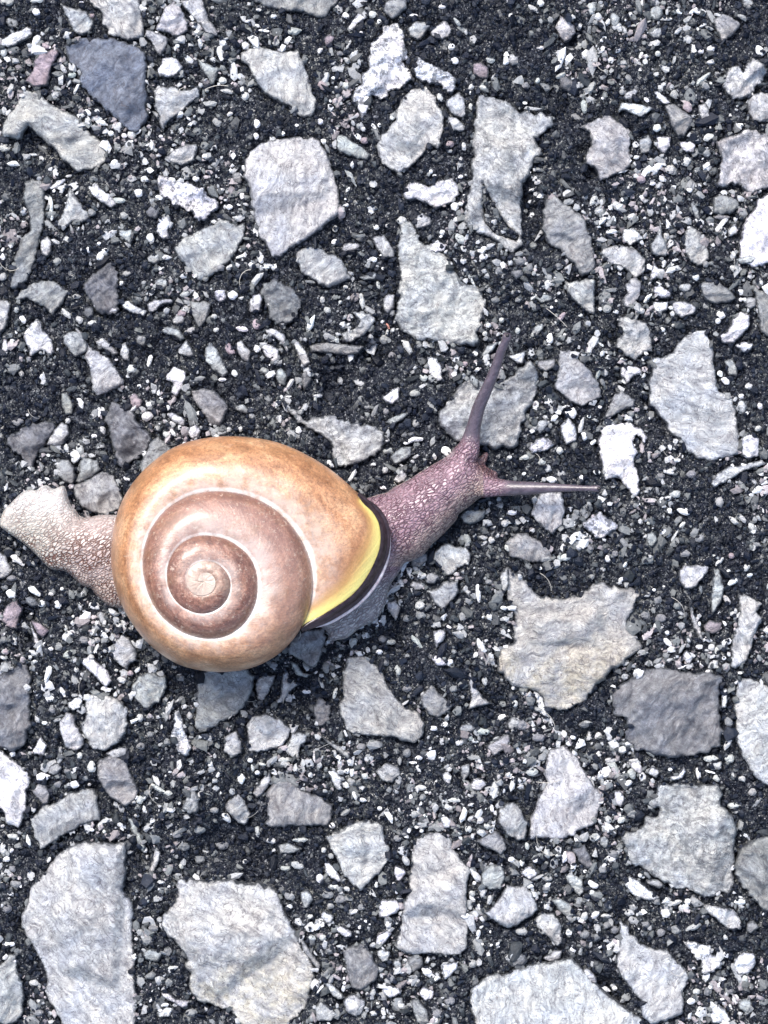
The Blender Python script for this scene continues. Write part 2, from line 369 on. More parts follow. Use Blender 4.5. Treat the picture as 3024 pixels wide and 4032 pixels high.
# small chips: x, y, length, width, angle (deg, clockwise), class
CHIP = {}
CHIP['A'] = "1290 215 60 35 0 W;1160 300 40 30 45 W;745 1070 75 50 -60 W;85 1070 100 40 5 W;1340 1020 60 40 0 W;235 80 60 50 30 W;85 150 100 60 30 G;575 735 55 35 45 W;660 800 80 40 25 W;725 870 45 40 0 W;810 885 40 40 0 W;1050 890 30 30 0 W;950 960 80 15 -45 W;1280 1165 50 35 10 W;905 1260 60 60 20 W;1040 1290 70 30 15 W;770 965 50 30 10 L;940 1170 60 45 0 W;530 15 35 25 0 W;1620 140 60 25 -10 W;1480 595 100 35 10 L;1600 630 60 60 0 L;1455 525 60 45 0 L;1500 745 50 40 0 L;1415 800 80 60 30 G;980 440 40 30 0 L;975 870 70 20 -70 L;1000 1390 90 90 0 D;985 1555 75 55 80 W;780 1310 100 40 0 C;1500 1350 50 40 0 W;1580 1280 60 30 80 W;1550 1160 90 80 0 G;675 1640 70 40 -20 W;580 1630 50 30 90 W;440 1570 50 40 80 L;470 490 60 40 0 C;415 450 70 40 60 L;20 340 60 50 90 L;245 5 110 40 0 L;50 15 100 50 0 G;810 1410 70 60 10 G;600 1390 60 60 10 D;1110 1180 80 50 0 W;1350 590 40 30 0 G;620 1370 50 30 0 G;25 720 40 60 0 L;30 970 80 50 20 L;1440 1240 60 30 0 L;300 300 70 40 30 P;600 100 40 40 0 P"
CHIP['B'] = "130 105 50 35 0 W;65 200 80 20 5 W;20 170 40 25 20 W;30 65 40 20 0 L;600 100 60 40 45 W;820 145 40 35 45 W;770 95 60 50 0 L;1290 310 50 50 0 W;1310 395 60 50 30 W;700 215 30 25 0 W;620 290 80 25 -60 L;430 330 50 35 -50 L;450 560 70 60 20 P;610 400 40 40 0 G;520 600 30 30 0 L;435 795 45 40 0 W;20 810 60 45 80 W;15 890 50 40 60 W;190 875 40 40 0 W;280 820 30 25 0 W;515 860 45 40 0 W;455 925 45 40 45 W;720 920 60 50 0 P;615 1240 45 20 -50 W;1155 1120 35 35 0 W;1180 1150 35 30 0 W;1350 1155 40 30 0 W;1280 945 60 50 0 P;820 820 30 30 0 W;780 825 60 25 45 W;905 770 40 40 0 W;530 1490 50 40 90 L;530 1580 60 40 -10 W;635 1615 150 60 -5 L;800 1485 50 40 0 W;870 1475 40 30 0 L;1230 1520 40 40 0 W;1350 1560 90 60 40 C;1200 1620 120 90 20 W;1490 1640 60 50 0 W;1215 640 60 40 60 L;1415 700 50 30 90 L;1500 575 60 40 20 L;1230 45 60 35 0 W;1450 10 50 30 0 W;1040 100 80 20 5 W;1100 1440 140 110 10 X;970 1440 70 60 0 L;1540 390 70 50 10 C;1415 610 30 30 0 W;1650 380 50 90 0 V;260 205 110 60 0 C;1330 150 90 30 50 C;740 640 60 60 0 V;600 560 60 50 0 L;1280 990 40 30 0 L;1420 570 60 40 -40 L;1370 960 40 60 0 L;300 640 30 30 0 L;560 350 50 40 0 D;1100 1230 50 40 0 G"
CHIP['C'] = "20 105 50 40 30 W;165 55 100 40 40 L;215 20 60 50 20 W;110 670 40 25 10 W;215 310 70 30 0 W;30 390 90 90 60 L;590 110 60 60 0 L;545 60 90 60 70 C;700 130 110 70 80 C;970 215 110 80 -30 L;970 80 120 90 80 C;1030 125 90 25 0 L;865 155 150 20 -15 C;195 525 50 35 -60 L;625 640 40 25 0 W;545 570 100 60 -60 G;870 360 50 25 -70 W;980 350 45 40 90 L;1115 75 60 30 40 W;1210 70 80 25 -35 W;1240 190 25 25 0 L;1260 335 45 40 0 W;1325 320 55 55 0 W;1530 110 80 40 35 G;1645 330 80 50 60 W;860 455 30 25 0 W;1090 620 80 60 40 G;800 620 120 50 -35 L;905 655 50 25 40 W;975 835 65 65 0 W;1165 1060 90 60 -60 L;975 1090 110 50 -30 W;1060 1105 80 60 0 L;870 1170 60 55 45 P;945 1200 50 30 0 W;1240 1120 50 40 0 L;785 1250 80 40 85 W;1290 1250 45 40 0 P;1185 1240 45 40 60 W;560 1310 90 50 -60 L;700 1335 70 45 0 L;1225 1380 140 45 70 C;690 1440 60 30 80 W;680 1515 90 35 -10 W;1035 1545 50 50 0 L;195 1190 50 35 -20 L;160 1240 50 25 -20 W;1510 820 60 30 -10 W;1570 20 110 70 40 L;500 690 100 40 80 C;1270 520 140 30 -40 C;480 280 50 50 30 L;1325 545 25 25 0 L;380 540 120 90 40 D;350 490 90 30 -25 C;750 600 50 50 0 G;1170 700 80 60 50 P;1300 1000 60 50 0 D;450 760 80 50 30 D;1400 1420 110 30 0 D;120 560 60 50 0 D;1310 900 80 50 -10 L;100 1060 50 50 0 G"
CHIP['D'] = "35 600 130 50 85 W;150 430 60 45 60 W;655 20 70 50 -50 W;795 190 40 35 0 W;830 130 70 40 0 G;1010 30 100 70 0 L;500 280 60 40 0 G;105 360 60 50 45 L;375 50 70 50 -60 G;925 560 90 80 30 G;855 755 80 60 -20 L;975 690 100 30 -75 W;525 970 100 40 60 W;650 1030 70 40 90 W;615 1190 50 30 0 W;440 1090 45 40 0 L;435 1270 70 40 80 L;520 1270 100 50 60 L;670 1150 60 40 70 L;970 985 45 40 0 W;960 1060 80 60 0 L;880 960 110 90 60 P;1130 1170 60 30 60 W;1265 1080 60 40 -10 W;1215 1210 40 35 90 P;1165 430 100 70 0 L;1400 410 50 40 0 L;1440 270 90 80 0 V;1520 270 80 60 0 V;1580 490 90 40 10 W;1410 495 50 35 0 L;1650 330 100 60 -80 W;1530 780 50 50 0 W;1450 820 60 25 0 W;1495 1145 40 35 0 L;1570 1145 40 40 0 L;1580 1010 110 60 10 C;610 450 60 50 0 L;520 430 60 50 50 L;590 455 60 30 0 L;1060 190 100 90 0 C;1210 260 90 40 -20 C;1640 70 40 40 0 W;1505 85 60 40 -30 L;1575 15 90 20 -15 W;760 690 25 20 0 W;830 1470 60 35 20 W;315 1315 30 25 0 L;115 1090 80 60 0 G;180 1050 25 25 0 L;20 150 60 60 0 G;580 380 90 70 40 D;1180 390 70 60 0 P;430 390 90 40 45 L;1245 500 80 40 -20 G;1500 620 90 50 60 P;1440 90 80 50 0 D;1340 160 50 40 0 D;860 1100 30 30 0 L;740 1190 50 40 0 D;140 780 50 40 80 G;20 20 60 40 80 W;1130 1110 60 30 30 L;1090 1180 60 50 0 L;1030 1140 60 40 40 G"
CHIP['E'] = "165 960 110 50 -60 W;170 1080 60 25 90 W;290 1150 60 50 -50 W;45 30 60 50 80 W;60 85 90 25 0 W;785 40 40 40 0 W;845 95 25 25 0 W;860 5 90 20 -5 W;705 300 120 40 80 L;445 300 50 40 -60 L;480 370 60 50 40 C;810 200 70 30 80 L;565 315 30 30 0 L;875 470 50 20 60 R;870 510 40 25 -80 L;850 555 80 60 30 G;770 560 80 50 30 G;1110 810 60 50 0 L;1380 720 50 40 0 P;1510 520 40 35 0 L;1500 20 60 50 0 W;870 1220 40 35 -60 L;500 1370 70 40 40 W;860 1410 60 40 -50 L;1255 1290 70 60 40 W;1440 830 110 50 60 C;840 1525 60 30 10 W;1420 170 120 20 60 L;1620 430 40 40 0 L;400 950 70 20 90 C;235 850 100 30 -60 L;1060 1110 60 50 90 G;1140 1030 60 20 0 L;15 460 70 50 90 P;60 760 100 40 20 G;600 215 40 30 0 L;1050 910 80 50 0 G;780 1375 40 30 0 L;1180 1320 50 30 80 L;540 560 60 40 60 C;900 660 60 50 0 D;1080 600 50 40 0 D;20 620 60 50 80 W;860 1030 50 50 0 D;980 1180 50 40 0 D;740 1000 60 30 0 D;1600 110 60 50 0 D;1580 300 70 50 0 D"
CHIP['F'] = "275 190 80 35 10 W;240 290 130 80 0 C;285 350 30 30 0 W;190 500 120 50 -45 L;275 555 80 45 90 W;65 500 50 40 60 L;350 410 90 40 -45 P;475 400 35 30 0 L;910 290 90 35 -50 W;865 370 60 50 0 L;1160 220 100 60 10 L;1225 155 50 50 0 W;1390 400 60 60 0 W;1370 440 45 40 0 W;1520 300 40 30 0 W;1015 490 50 35 80 W;1080 465 30 30 0 L;1140 465 35 30 0 W;600 580 80 20 45 W;530 630 55 35 75 W;650 360 60 60 0 G;380 995 60 20 -10 W;478 1120 110 35 -75 L;500 1190 70 45 80 W;555 1230 55 30 -40 W;530 1060 30 30 0 W;580 1425 60 40 0 W;285 1475 80 45 0 W;485 1460 40 40 0 W;105 1435 35 35 0 W;220 1360 60 50 20 C;110 1330 80 40 -10 L;10 1330 40 30 0 W;340 1285 60 50 30 L;225 1120 110 70 -60 C;250 970 30 30 0 W;1530 1000 110 60 90 L;1525 930 40 40 0 W;1560 1040 30 30 0 W;1630 1140 50 40 -30 L;1645 990 60 40 80 W;1420 830 70 50 20 W;1570 870 60 50 -40 L;1385 780 50 40 60 W;1100 1348 80 25 0 W;1090 1570 80 60 0 C;1380 1620 80 70 80 G;1630 1540 90 50 -20 W;1480 100 80 50 45 L;1560 40 150 60 -10 L;990 630 40 20 0 W;600 1000 30 25 0 W;590 780 100 30 -70 C;620 840 60 30 60 D;800 1040 60 40 30 D;700 1500 40 30 0 D;1000 1450 60 40 0 D;980 1300 50 40 0 D;1200 1440 70 50 0 D;820 320 60 40 0 G;330 80 60 50 0 D;140 90 70 60 0 D;80 50 80 60 0 D;60 130 90 70 0 D;1290 70 60 50 0 D"
CHIP['G'] = "450 950 90 60 -45 C;800 1125 70 50 20 L;760 1060 30 30 0 L;780 770 50 35 -20 L;850 790 35 30 0 L;620 640 90 50 20 W;380 630 60 60 0 W;275 625 50 50 0 W;335 560 45 35 0 W;405 530 35 30 0 W;430 785 50 30 80 L;335 920 40 35 30 W;500 1055 45 40 0 L;410 1200 90 30 65 W;290 1405 45 30 0 W;915 1370 60 50 80 L;1240 1360 60 40 80 L;1335 1555 35 25 0 W;520 1620 50 50 0 L;1635 1650 50 35 0 W;395 1580 60 30 80 G;1055 1430 40 20 90 L;480 710 30 30 0 L;600 970 50 40 40 L;100 870 60 25 80 L;30 860 60 50 0 D;40 940 50 40 0 P;660 700 60 50 0 D;550 860 70 50 0 D;640 860 50 40 0 G;850 1080 50 40 0 P;340 1320 50 40 0 D;980 1480 60 50 0 D;1090 1530 50 50 0 D;920 1560 60 50 0 D;1180 1110 60 50 0 D;1180 1250 60 50 0 D;30 520 50 40 0 D;80 460 70 40 0 D"
CHIP['H'] = "1210 1000 120 60 30 W;1280 1010 60 50 0 W;1480 900 120 45 65 W;1465 560 140 40 85 W;875 875 130 40 0 L;650 880 100 50 -60 C;1060 870 110 40 45 C;340 1205 70 30 5 W;820 940 45 35 0 W;745 930 50 35 60 L;530 1210 80 30 -75 L;940 1060 80 50 70 C;1170 1440 60 40 0 W;1620 1370 60 50 -20 W;1390 1440 110 60 0 C;1490 1460 100 50 10 C;1410 1500 60 40 50 C;1330 1530 50 30 80 W;550 1630 50 40 20 W;1080 1635 60 40 -20 W;395 1620 90 25 90 W;200 1645 80 45 0 Y;1540 710 60 50 80 W;1495 715 20 20 0 W;1630 655 50 30 10 W;1550 210 50 45 0 L;1440 180 40 30 80 L;1390 200 90 50 60 C;1640 100 60 50 -20 L;1655 260 60 40 80 L;1640 470 180 60 90 L;1160 460 100 80 0 G;1085 340 130 110 0 G;1070 510 130 60 10 L;1270 775 50 20 30 W;820 735 25 25 0 W;1650 910 50 45 0 W;1510 1130 60 40 80 L;130 1030 60 50 0 D;1080 430 120 30 10 C;860 1010 60 50 0 D;1000 1180 60 50 0 D;640 1180 40 30 0 D;1000 720 60 50 0 D;1080 640 70 60 0 L;1090 700 70 60 0 D;840 860 60 60 0 D;1530 480 60 50 0 D;1600 560 60 60 0 D;1300 1180 60 50 0 D;1550 1000 50 40 0 D;470 1040 80 60 80 D;1000 1600 60 60 0 D;700 1560 60 50 0 D"
CHIP['I'] = "210 395 40 25 0 W;740 470 50 30 -30 W;650 335 60 40 80 W;765 370 50 25 -60 W;240 330 90 50 0 G;390 320 110 55 -15 L;340 330 60 40 80 C;455 255 70 45 40 L;1020 515 30 20 0 W;955 535 30 30 0 W;1045 880 80 35 45 W;905 945 30 20 0 W;1310 1070 45 30 0 W;1270 1020 50 45 0 W;1345 1030 60 45 20 L;1410 980 35 30 0 W;1515 1077 40 20 0 W;1330 910 50 45 0 L;1365 930 60 40 80 L;370 1480 60 40 80 W;425 1500 45 35 0 W;595 1490 60 50 -30 L;40 1410 90 90 0 G;150 1260 80 80 0 D;45 1280 60 40 90 L;750 1580 90 50 -25 L;930 1540 60 55 60 W;1440 1530 120 50 -60 L;1420 1470 50 30 0 W;1440 1395 80 60 80 D;1380 350 90 30 -45 L;1360 320 70 20 30 L;1470 480 80 40 -30 W;1580 440 50 30 -20 W;1555 390 70 45 -60 L;1440 415 30 30 0 W;1140 110 60 35 -60 L;1090 180 100 20 -60 L;1150 25 100 55 15 W;1055 20 50 40 90 W;1360 80 80 30 80 L;1470 80 90 40 45 L;1590 130 90 45 70 L;1460 310 50 50 0 P;1530 70 70 30 50 L;920 100 35 30 0 L;1240 720 80 20 -65 L;1470 690 50 35 -20 L;1430 600 80 40 60 L;30 30 80 40 0 W;20 90 70 25 -15 L;1330 1640 120 50 0 L;1450 1640 70 60 0 L;820 1650 90 35 0 L;670 1650 90 35 0 L;550 450 40 40 0 G;940 200 110 80 80 C;430 100 40 20 80 W;120 230 60 60 0 D;900 700 70 60 0 D;1000 720 80 60 0 D;1100 640 60 50 0 D;980 600 60 60 0 D;540 260 60 50 0 D;700 300 60 50 0 D;90 1420 80 70 0 D;200 1500 80 60 0 D;500 1420 80 50 0 D;1160 300 90 60 0 D;1250 200 70 60 0 D"
CHIP['J'] = "600 30 80 60 80 L;45 635 50 50 0 W;75 580 35 25 -60 W;320 640 50 22 -60 W;185 520 110 30 80 W;20 570 90 50 80 L;15 420 40 30 0 L;80 490 90 40 10 L;600 445 35 30 0 W;680 455 30 25 80 W;945 775 50 30 80 W;870 265 40 40 0 L;915 250 60 55 0 L;890 355 50 30 0 L;950 320 60 20 70 L;220 1445 70 45 0 L;95 1300 35 30 80 W;265 1570 70 30 20 L;1040 180 140 35 35 L;1100 210 60 45 0 L;1475 370 90 50 50 W;1080 1640 120 60 -25 W;580 150 30 25 0 L;430 210 25 20 0 L;750 285 25 25 0 L;960 910 40 30 0 L;1045 890 50 40 90 L;890 1155 30 25 0 L;1180 690 50 30 50 L;1120 1350 50 40 0 L;1650 40 60 25 80 L;1400 320 60 50 0 G;1000 1090 70 50 0 D;960 1160 80 60 0 D;1100 1240 60 60 0 D;980 1400 80 60 0 D;1100 1440 60 60 0 D;120 550 60 50 0 D;380 150 60 50 0 D;440 60 60 40 0 D;1300 450 80 60 0 D;1200 560 90 60 0 D;1450 560 90 60 0 D;1150 480 70 50 0 D;1300 650 80 60 0 D;50 960 70 50 0 D;100 800 80 60 0 D;80 700 60 50 0 D;1250 1640 90 60 0 D;250 1640 80 50 0 D"
CHIP['K'] = "200 20 80 60 0 Y;20 70 40 30 0 W;195 150 50 35 -60 W;660 220 80 30 65 W;710 250 60 35 10 W;820 305 40 30 0 W;510 420 45 40 0 W;635 130 70 60 0 G;725 95 50 45 0 L;430 760 70 50 -70 W;520 815 80 45 0 L;605 830 50 35 20 L;800 805 45 30 90 W;690 1080 30 30 0 W;650 980 70 30 -20 W;730 1040 30 25 0 W;370 1010 45 40 0 L;455 580 45 40 0 L;280 680 110 50 20 C;200 700 80 40 0 C;110 520 80 50 0 L;300 515 110 35 0 C;20 460 90 40 80 L;1310 250 90 35 0 L;1555 305 65 30 70 W;1090 170 80 35 0 L;1025 230 40 25 90 W;1605 90 70 30 -60 L;1520 420 60 50 0 L;1400 440 55 50 0 L;1480 380 50 50 0 L;1440 790 30 30 0 W;1425 860 50 50 0 L;1465 1120 60 30 -80 W;1540 900 80 40 -75 L;1550 1200 25 25 0 W;1490 1190 25 25 0 W;1190 1420 50 30 -60 W;1280 1445 40 30 0 L;990 640 90 50 55 L;940 1570 60 30 0 L;780 1500 50 30 70 L;590 1440 30 25 0 W;1045 340 60 55 0 G;1120 350 35 30 0 W;780 1640 60 40 0 L;1340 460 45 40 0 L;1060 425 30 25 0 W;50 15 70 20 10 L;1040 5 70 20 0 W;480 870 80 60 0 D;560 900 70 60 0 D;500 940 60 50 0 G;700 950 60 50 0 D;1100 230 50 50 0 D;1200 1640 80 60 0 D;1280 1560 70 60 0 D;900 1420 60 50 0 D;450 1150 60 50 0 C;500 1230 60 40 0 D;380 1150 60 40 0 C;220 880 60 40 60 D;620 640 1 1 0 D;940 500 60 50 0 D;980 470 50 40 0 D;600 330 80 40 -40 G;560 310 60 30 -30 D;1430 1320 60 60 0 G;1560 700 1 1 0 D"
CHIP['L'] = "780 140 70 45 -25 W;810 80 80 60 80 C;870 745 60 35 15 W;430 680 45 45 0 W;370 620 90 40 -80 W;185 640 55 50 0 W;255 600 80 50 80 L;20 640 50 45 0 W;90 660 45 35 80 W;140 810 60 40 10 W;560 800 100 45 25 W;550 855 50 40 0 L;505 715 30 25 0 W;740 380 50 50 0 L;655 380 60 50 80 L;570 490 70 60 0 G;630 520 90 60 80 C;715 425 35 30 0 L;1030 905 45 40 0 W;1030 990 70 65 0 W;1175 915 50 50 0 W;1100 920 90 35 -20 L;1515 915 90 40 0 W;790 990 60 55 30 L;570 1000 70 50 -50 W;640 1010 80 30 0 L;500 1010 60 60 0 L;400 1105 40 35 0 L;90 1110 90 60 0 G;1425 1260 55 40 80 W;1200 1560 65 45 -20 W;1230 1500 60 40 0 L;700 1490 40 35 0 W;1550 1420 50 50 0 L;1420 1145 50 35 80 L;1210 1080 130 45 -30 C;1530 110 60 50 30 L;1470 85 60 25 80 L;1360 110 50 50 0 L;1320 65 90 20 20 W;1060 50 35 30 0 W;160 70 80 60 0 C;1470 290 90 40 0 L;1600 200 60 55 0 G;1255 1620 70 50 80 L;1400 1550 35 20 0 W;60 1290 150 100 0 D;125 550 60 30 80 L;330 610 50 30 0 L;820 950 60 45 0 G;1645 30 60 60 0 G;820 340 90 60 0 D;690 600 80 60 0 D;620 700 70 60 0 D;650 1070 60 60 0 D;700 1100 60 50 0 D;500 1130 60 60 0 D;580 1150 60 50 0 D;1100 1100 80 60 0 D;900 1060 60 50 0 D;1000 1120 60 60 0 D;260 760 70 50 0 G;250 830 60 50 0 D;560 380 50 50 0 D;1300 1500 60 60 0 D;1450 1500 60 50 0 D"

# ---------------------------------------------------------------- helpers
rng = np.random.default_rng(7)
random.seed(7)

def to_world(x, y, z):
    """frame units (x right, y down) and height in units -> metres"""
    return np.stack([(np.asarray(x, float) - W / 2) * S, (H / 2 - np.asarray(y, float)) * S, np.asarray(z, float) * S], axis=-1)

def make_mesh(name, co, faces, mat, smooth=True, attrs=None, colors=None, parent=None):
    me = bpy.data.meshes.new(name)
    co = np.asarray(co, dtype=np.float32)
    me.vertices.add(len(co))
    me.vertices.foreach_set('co', co.ravel())
    if isinstance(faces, np.ndarray):
        n, k = faces.shape
        flat = faces.astype(np.int32).ravel()
        starts = np.arange(n, dtype=np.int32) * k
        totals = np.full(n, k, dtype=np.int32)
    else:
        flat = np.fromiter((i for f in faces for i in f), dtype=np.int32)
        totals = np.array([len(f) for f in faces], dtype=np.int32)
        starts = np.concatenate([[0], np.cumsum(totals)[:-1]]).astype(np.int32)
    me.loops.add(len(flat))
    me.loops.foreach_set('vertex_index', flat)
    me.polygons.add(len(totals))
    me.polygons.foreach_set('loop_start', starts)
    me.polygons.foreach_set('loop_total', totals)
    me.polygons.foreach_set('use_smooth', np.full(len(totals), smooth))
    me.update(calc_edges=True)
    for key, arr in (attrs or {}).items():
        a = me.attributes.new(key, 'FLOAT', 'POINT')
        a.data.foreach_set('value', np.asarray(arr, dtype=np.float32))
    for key, arr in (colors or {}).items():
        a = me.attributes.new(key, 'FLOAT_COLOR', 'POINT')
        c = np.ones((len(co), 4), dtype=np.float32)
        c[:, :3] = arr
        a.data.foreach_set('color', c.ravel())
    me.materials.append(mat)
    o = bpy.data.objects.new(name, me)
    scene.collection.objects.link(o)
    if parent is not None:
        o.parent = parent
    return o

def h2(ix, iy, k):
    """integer hash -> 0..1"""
    n = (ix.astype(np.int64) * 374761393 + iy.astype(np.int64) * 668265263 + k * 2147483647 + 1013904223) & 0xffffffff
    n = ((n ^ (n >> 13)) * 1274126177) & 0xffffffff
    n = ((n ^ (n >> 16)) * 2246822519) & 0xffffffff
    return ((n ^ (n >> 15)) & 0xffffff) / float(0xffffff)

def vnoise(x, y, k):
    ix, iy = np.floor(x), np.floor(y)
    fx, fy = x - ix, y - iy
    fx = fx * fx * (3 - 2 * fx); fy = fy * fy * (3 - 2 * fy)
    a, b = h2(ix, iy, k), h2(ix + 1, iy, k)
    c, d = h2(ix, iy + 1, k), h2(ix + 1, iy + 1, k)
    return (a + (b - a) * fx) * (1 - fy) + (c + (d - c) * fx) * fy - 0.5

def fbm(x, y, scale, octaves=4, k=0, gain=0.5):
    t, amp = 0.0, 1.0
    for i in range(octaves):
        t = t + vnoise(x / scale + 17.3 * i, y / scale - 9.1 * i, k + i) * amp
        scale *= 0.5; amp *= gain
    return t

def cells(x, y, size, k):
    """distance to the nearest jittered cell point and that cell's random value"""
    u, v = x / size, y / size
    iu, iv = np.floor(u), np.floor(v)
    best = np.full(np.shape(x), 9.0); second = best.copy(); val = np.zeros(np.shape(x))
    for dx in (-1, 0, 1):
        for dy in (-1, 0, 1):
            a, b = iu + dx, iv + dy
            px, py = a + h2(a, b, k), b + h2(a, b, k + 1)
            d = np.hypot(u - px, v - py)
            closer = d < best
            second = np.where(closer, best, np.minimum(second, d))
            val = np.where(closer, h2(a, b, k + 2), val)
            best = np.where(closer, d, best)
    return best, second - best, val

# hollows worn between the stones: x, y, radius, depth
PITS = [(1480, 1385, 62, 110), (1380, 1500, 120, 60), (1300, 1560, 100, 55), (220, 590, 80, 55), (150, 560, 60, 40), (280, 680, 60, 60),
        (880, 3330, 110, 80), (1010, 3390, 100, 90), (780, 3400, 80, 60), (1060, 3470, 70, 60), (960, 3260, 120, 50), (2180, 350, 60, 60), (2230, 420, 70, 70),
        (2300, 590, 50, 60), (2330, 680, 40, 50), (2110, 850, 70, 60), (2120, 960, 60, 50), (2420, 1330, 50, 50), (2450, 1500, 60, 60),
        (2600, 1640, 60, 60), (2560, 1560, 60, 40), (1180, 2760, 120, 60), (1000, 2700, 120, 60), (700, 2680, 100, 40), (560, 2560, 90, 40),
        (110, 2420, 50, 70), (125, 2520, 40, 60), (60, 2150, 90, 50), (160, 2260, 80, 40), (2330, 2900, 60, 40), (2390, 3890, 60, 70),
        (2440, 3960, 60, 60), (2420, 3620, 60, 50), (1980, 2790, 80, 40), (2130, 2300, 60, 30), (370, 3110, 50, 60), (440, 3180, 60, 50),
        (520, 3250, 60, 50), (560, 3380, 50, 50), (2260, 130, 60, 50), (2280, 180, 60, 50), (1560, 2480, 70, 50), (1560, 2540, 60, 40),
        (1330, 900, 60, 40), (2050, 780, 60, 50), (80, 3650, 50, 50), (130, 3800, 50, 40), (840, 3940, 60, 50), (600, 1400, 60, 40)]

def ground_z(x, y):
    z = 34 * fbm(x, y, 420, 3, 3) + 22 * fbm(x, y, 120, 3, 11)
    for px, py, r, d in PITS:
        q = ((x - px) ** 2 + (y - py) ** 2) / (r * r)
        z = z - d * np.exp(-q * 1.2)
    return z

# ---------------------------------------------------------------- materials
def new_mat(name):
    m = bpy.data.materials.new(name)
    m.use_nodes = True
    t = m.node_tree
    b = t.nodes['Principled BSDF']
    return m, t, b

class NT:
    def __init__(self, t): self.t = t
    def n(self, kind, **kw):
        nd = self.t.nodes.new(kind)
        for k, v in kw.items():
            if k.startswith('i_'):
                key = k[2:]
                key = int(key) if key.isdigit() else key.replace('_', ' ')
                nd.inputs[key].default_value = v
            else:
                setattr(nd, k, v)
        return nd
    def l(self, a, b): self.t.links.new(a, b)
    def ramp(self, fac, stops, interp='LINEAR'):
        r = self.n('ShaderNodeValToRGB')
        r.color_ramp.interpolation = interp
        els = r.color_ramp.elements
        els[0].position, els[0].color = stops[0][0], (*stops[0][1], 1)
        els[1].position, els[1].color = stops[-1][0], (*stops[-1][1], 1)
        for p, c in stops[1:-1]:
            e = els.new(p); e.color = (*c, 1)
        self.l(fac, r.inputs[0])
        return r.outputs[0]
    def mix(self, fac, a, b, mode='MIX'):
        m = self.n('ShaderNodeMix', data_type='RGBA', blend_type=mode)
        for sock, v in ((m.inputs[0], fac), (m.inputs[6], a), (m.inputs[7], b)):
            if isinstance(v, (int, float)): sock.default_value = v
            elif isinstance(v, tuple): sock.default_value = (*v, 1)
            else: self.l(v, sock)
        return m.outputs[2]
    def math(self, op, a, b=None, clamp=False):
        m = self.n('ShaderNodeMath', operation=op, use_clamp=clamp)
        for i, v in enumerate((a, b)):
            if v is None: continue
            if isinstance(v, (int, float)): m.inputs[i].default_value = v
            else: self.l(v, m.inputs[i])
        return m.outputs[0]
    def noise(self, vec, scale, detail=4, rough=0.6, dist=0.0):
        nd = self.n('ShaderNodeTexNoise'); self.l(vec, nd.inputs['Vector'])
        nd.inputs['Scale'].default_value = scale; nd.inputs['Detail'].default_value = detail
        nd.inputs['Roughness'].default_value = rough; nd.inputs['Distortion'].default_value = dist
        return nd.outputs[0]
    def voro(self, vec, scale, feature='F1', rand=1.0):
        nd = self.n('ShaderNodeTexVoronoi', feature=feature); self.l(vec, nd.inputs['Vector'])
        nd.inputs['Scale'].default_value = scale; nd.inputs['Randomness'].default_value = rand
        return nd
    def bump(self, height, dist, strength=1.0, normal=None):
        b = self.n('ShaderNodeBump'); self.l(height, b.inputs['Height'])
        b.inputs['Distance'].default_value = dist; b.inputs['Strength'].default_value = strength
        if normal is not None: self.l(normal, b.inputs['Normal'])
        return b.outputs[0]

# positions in the shaders are in millimetres
def mm_coords(g):
    tc = g.n('ShaderNodeTexCoord')
    v = g.n('ShaderNodeVectorMath', operation='SCALE'); v.inputs['Scale'].default_value = 1000.0
    g.l(tc.outputs['Object'], v.inputs[0])
    return v.outputs[0]

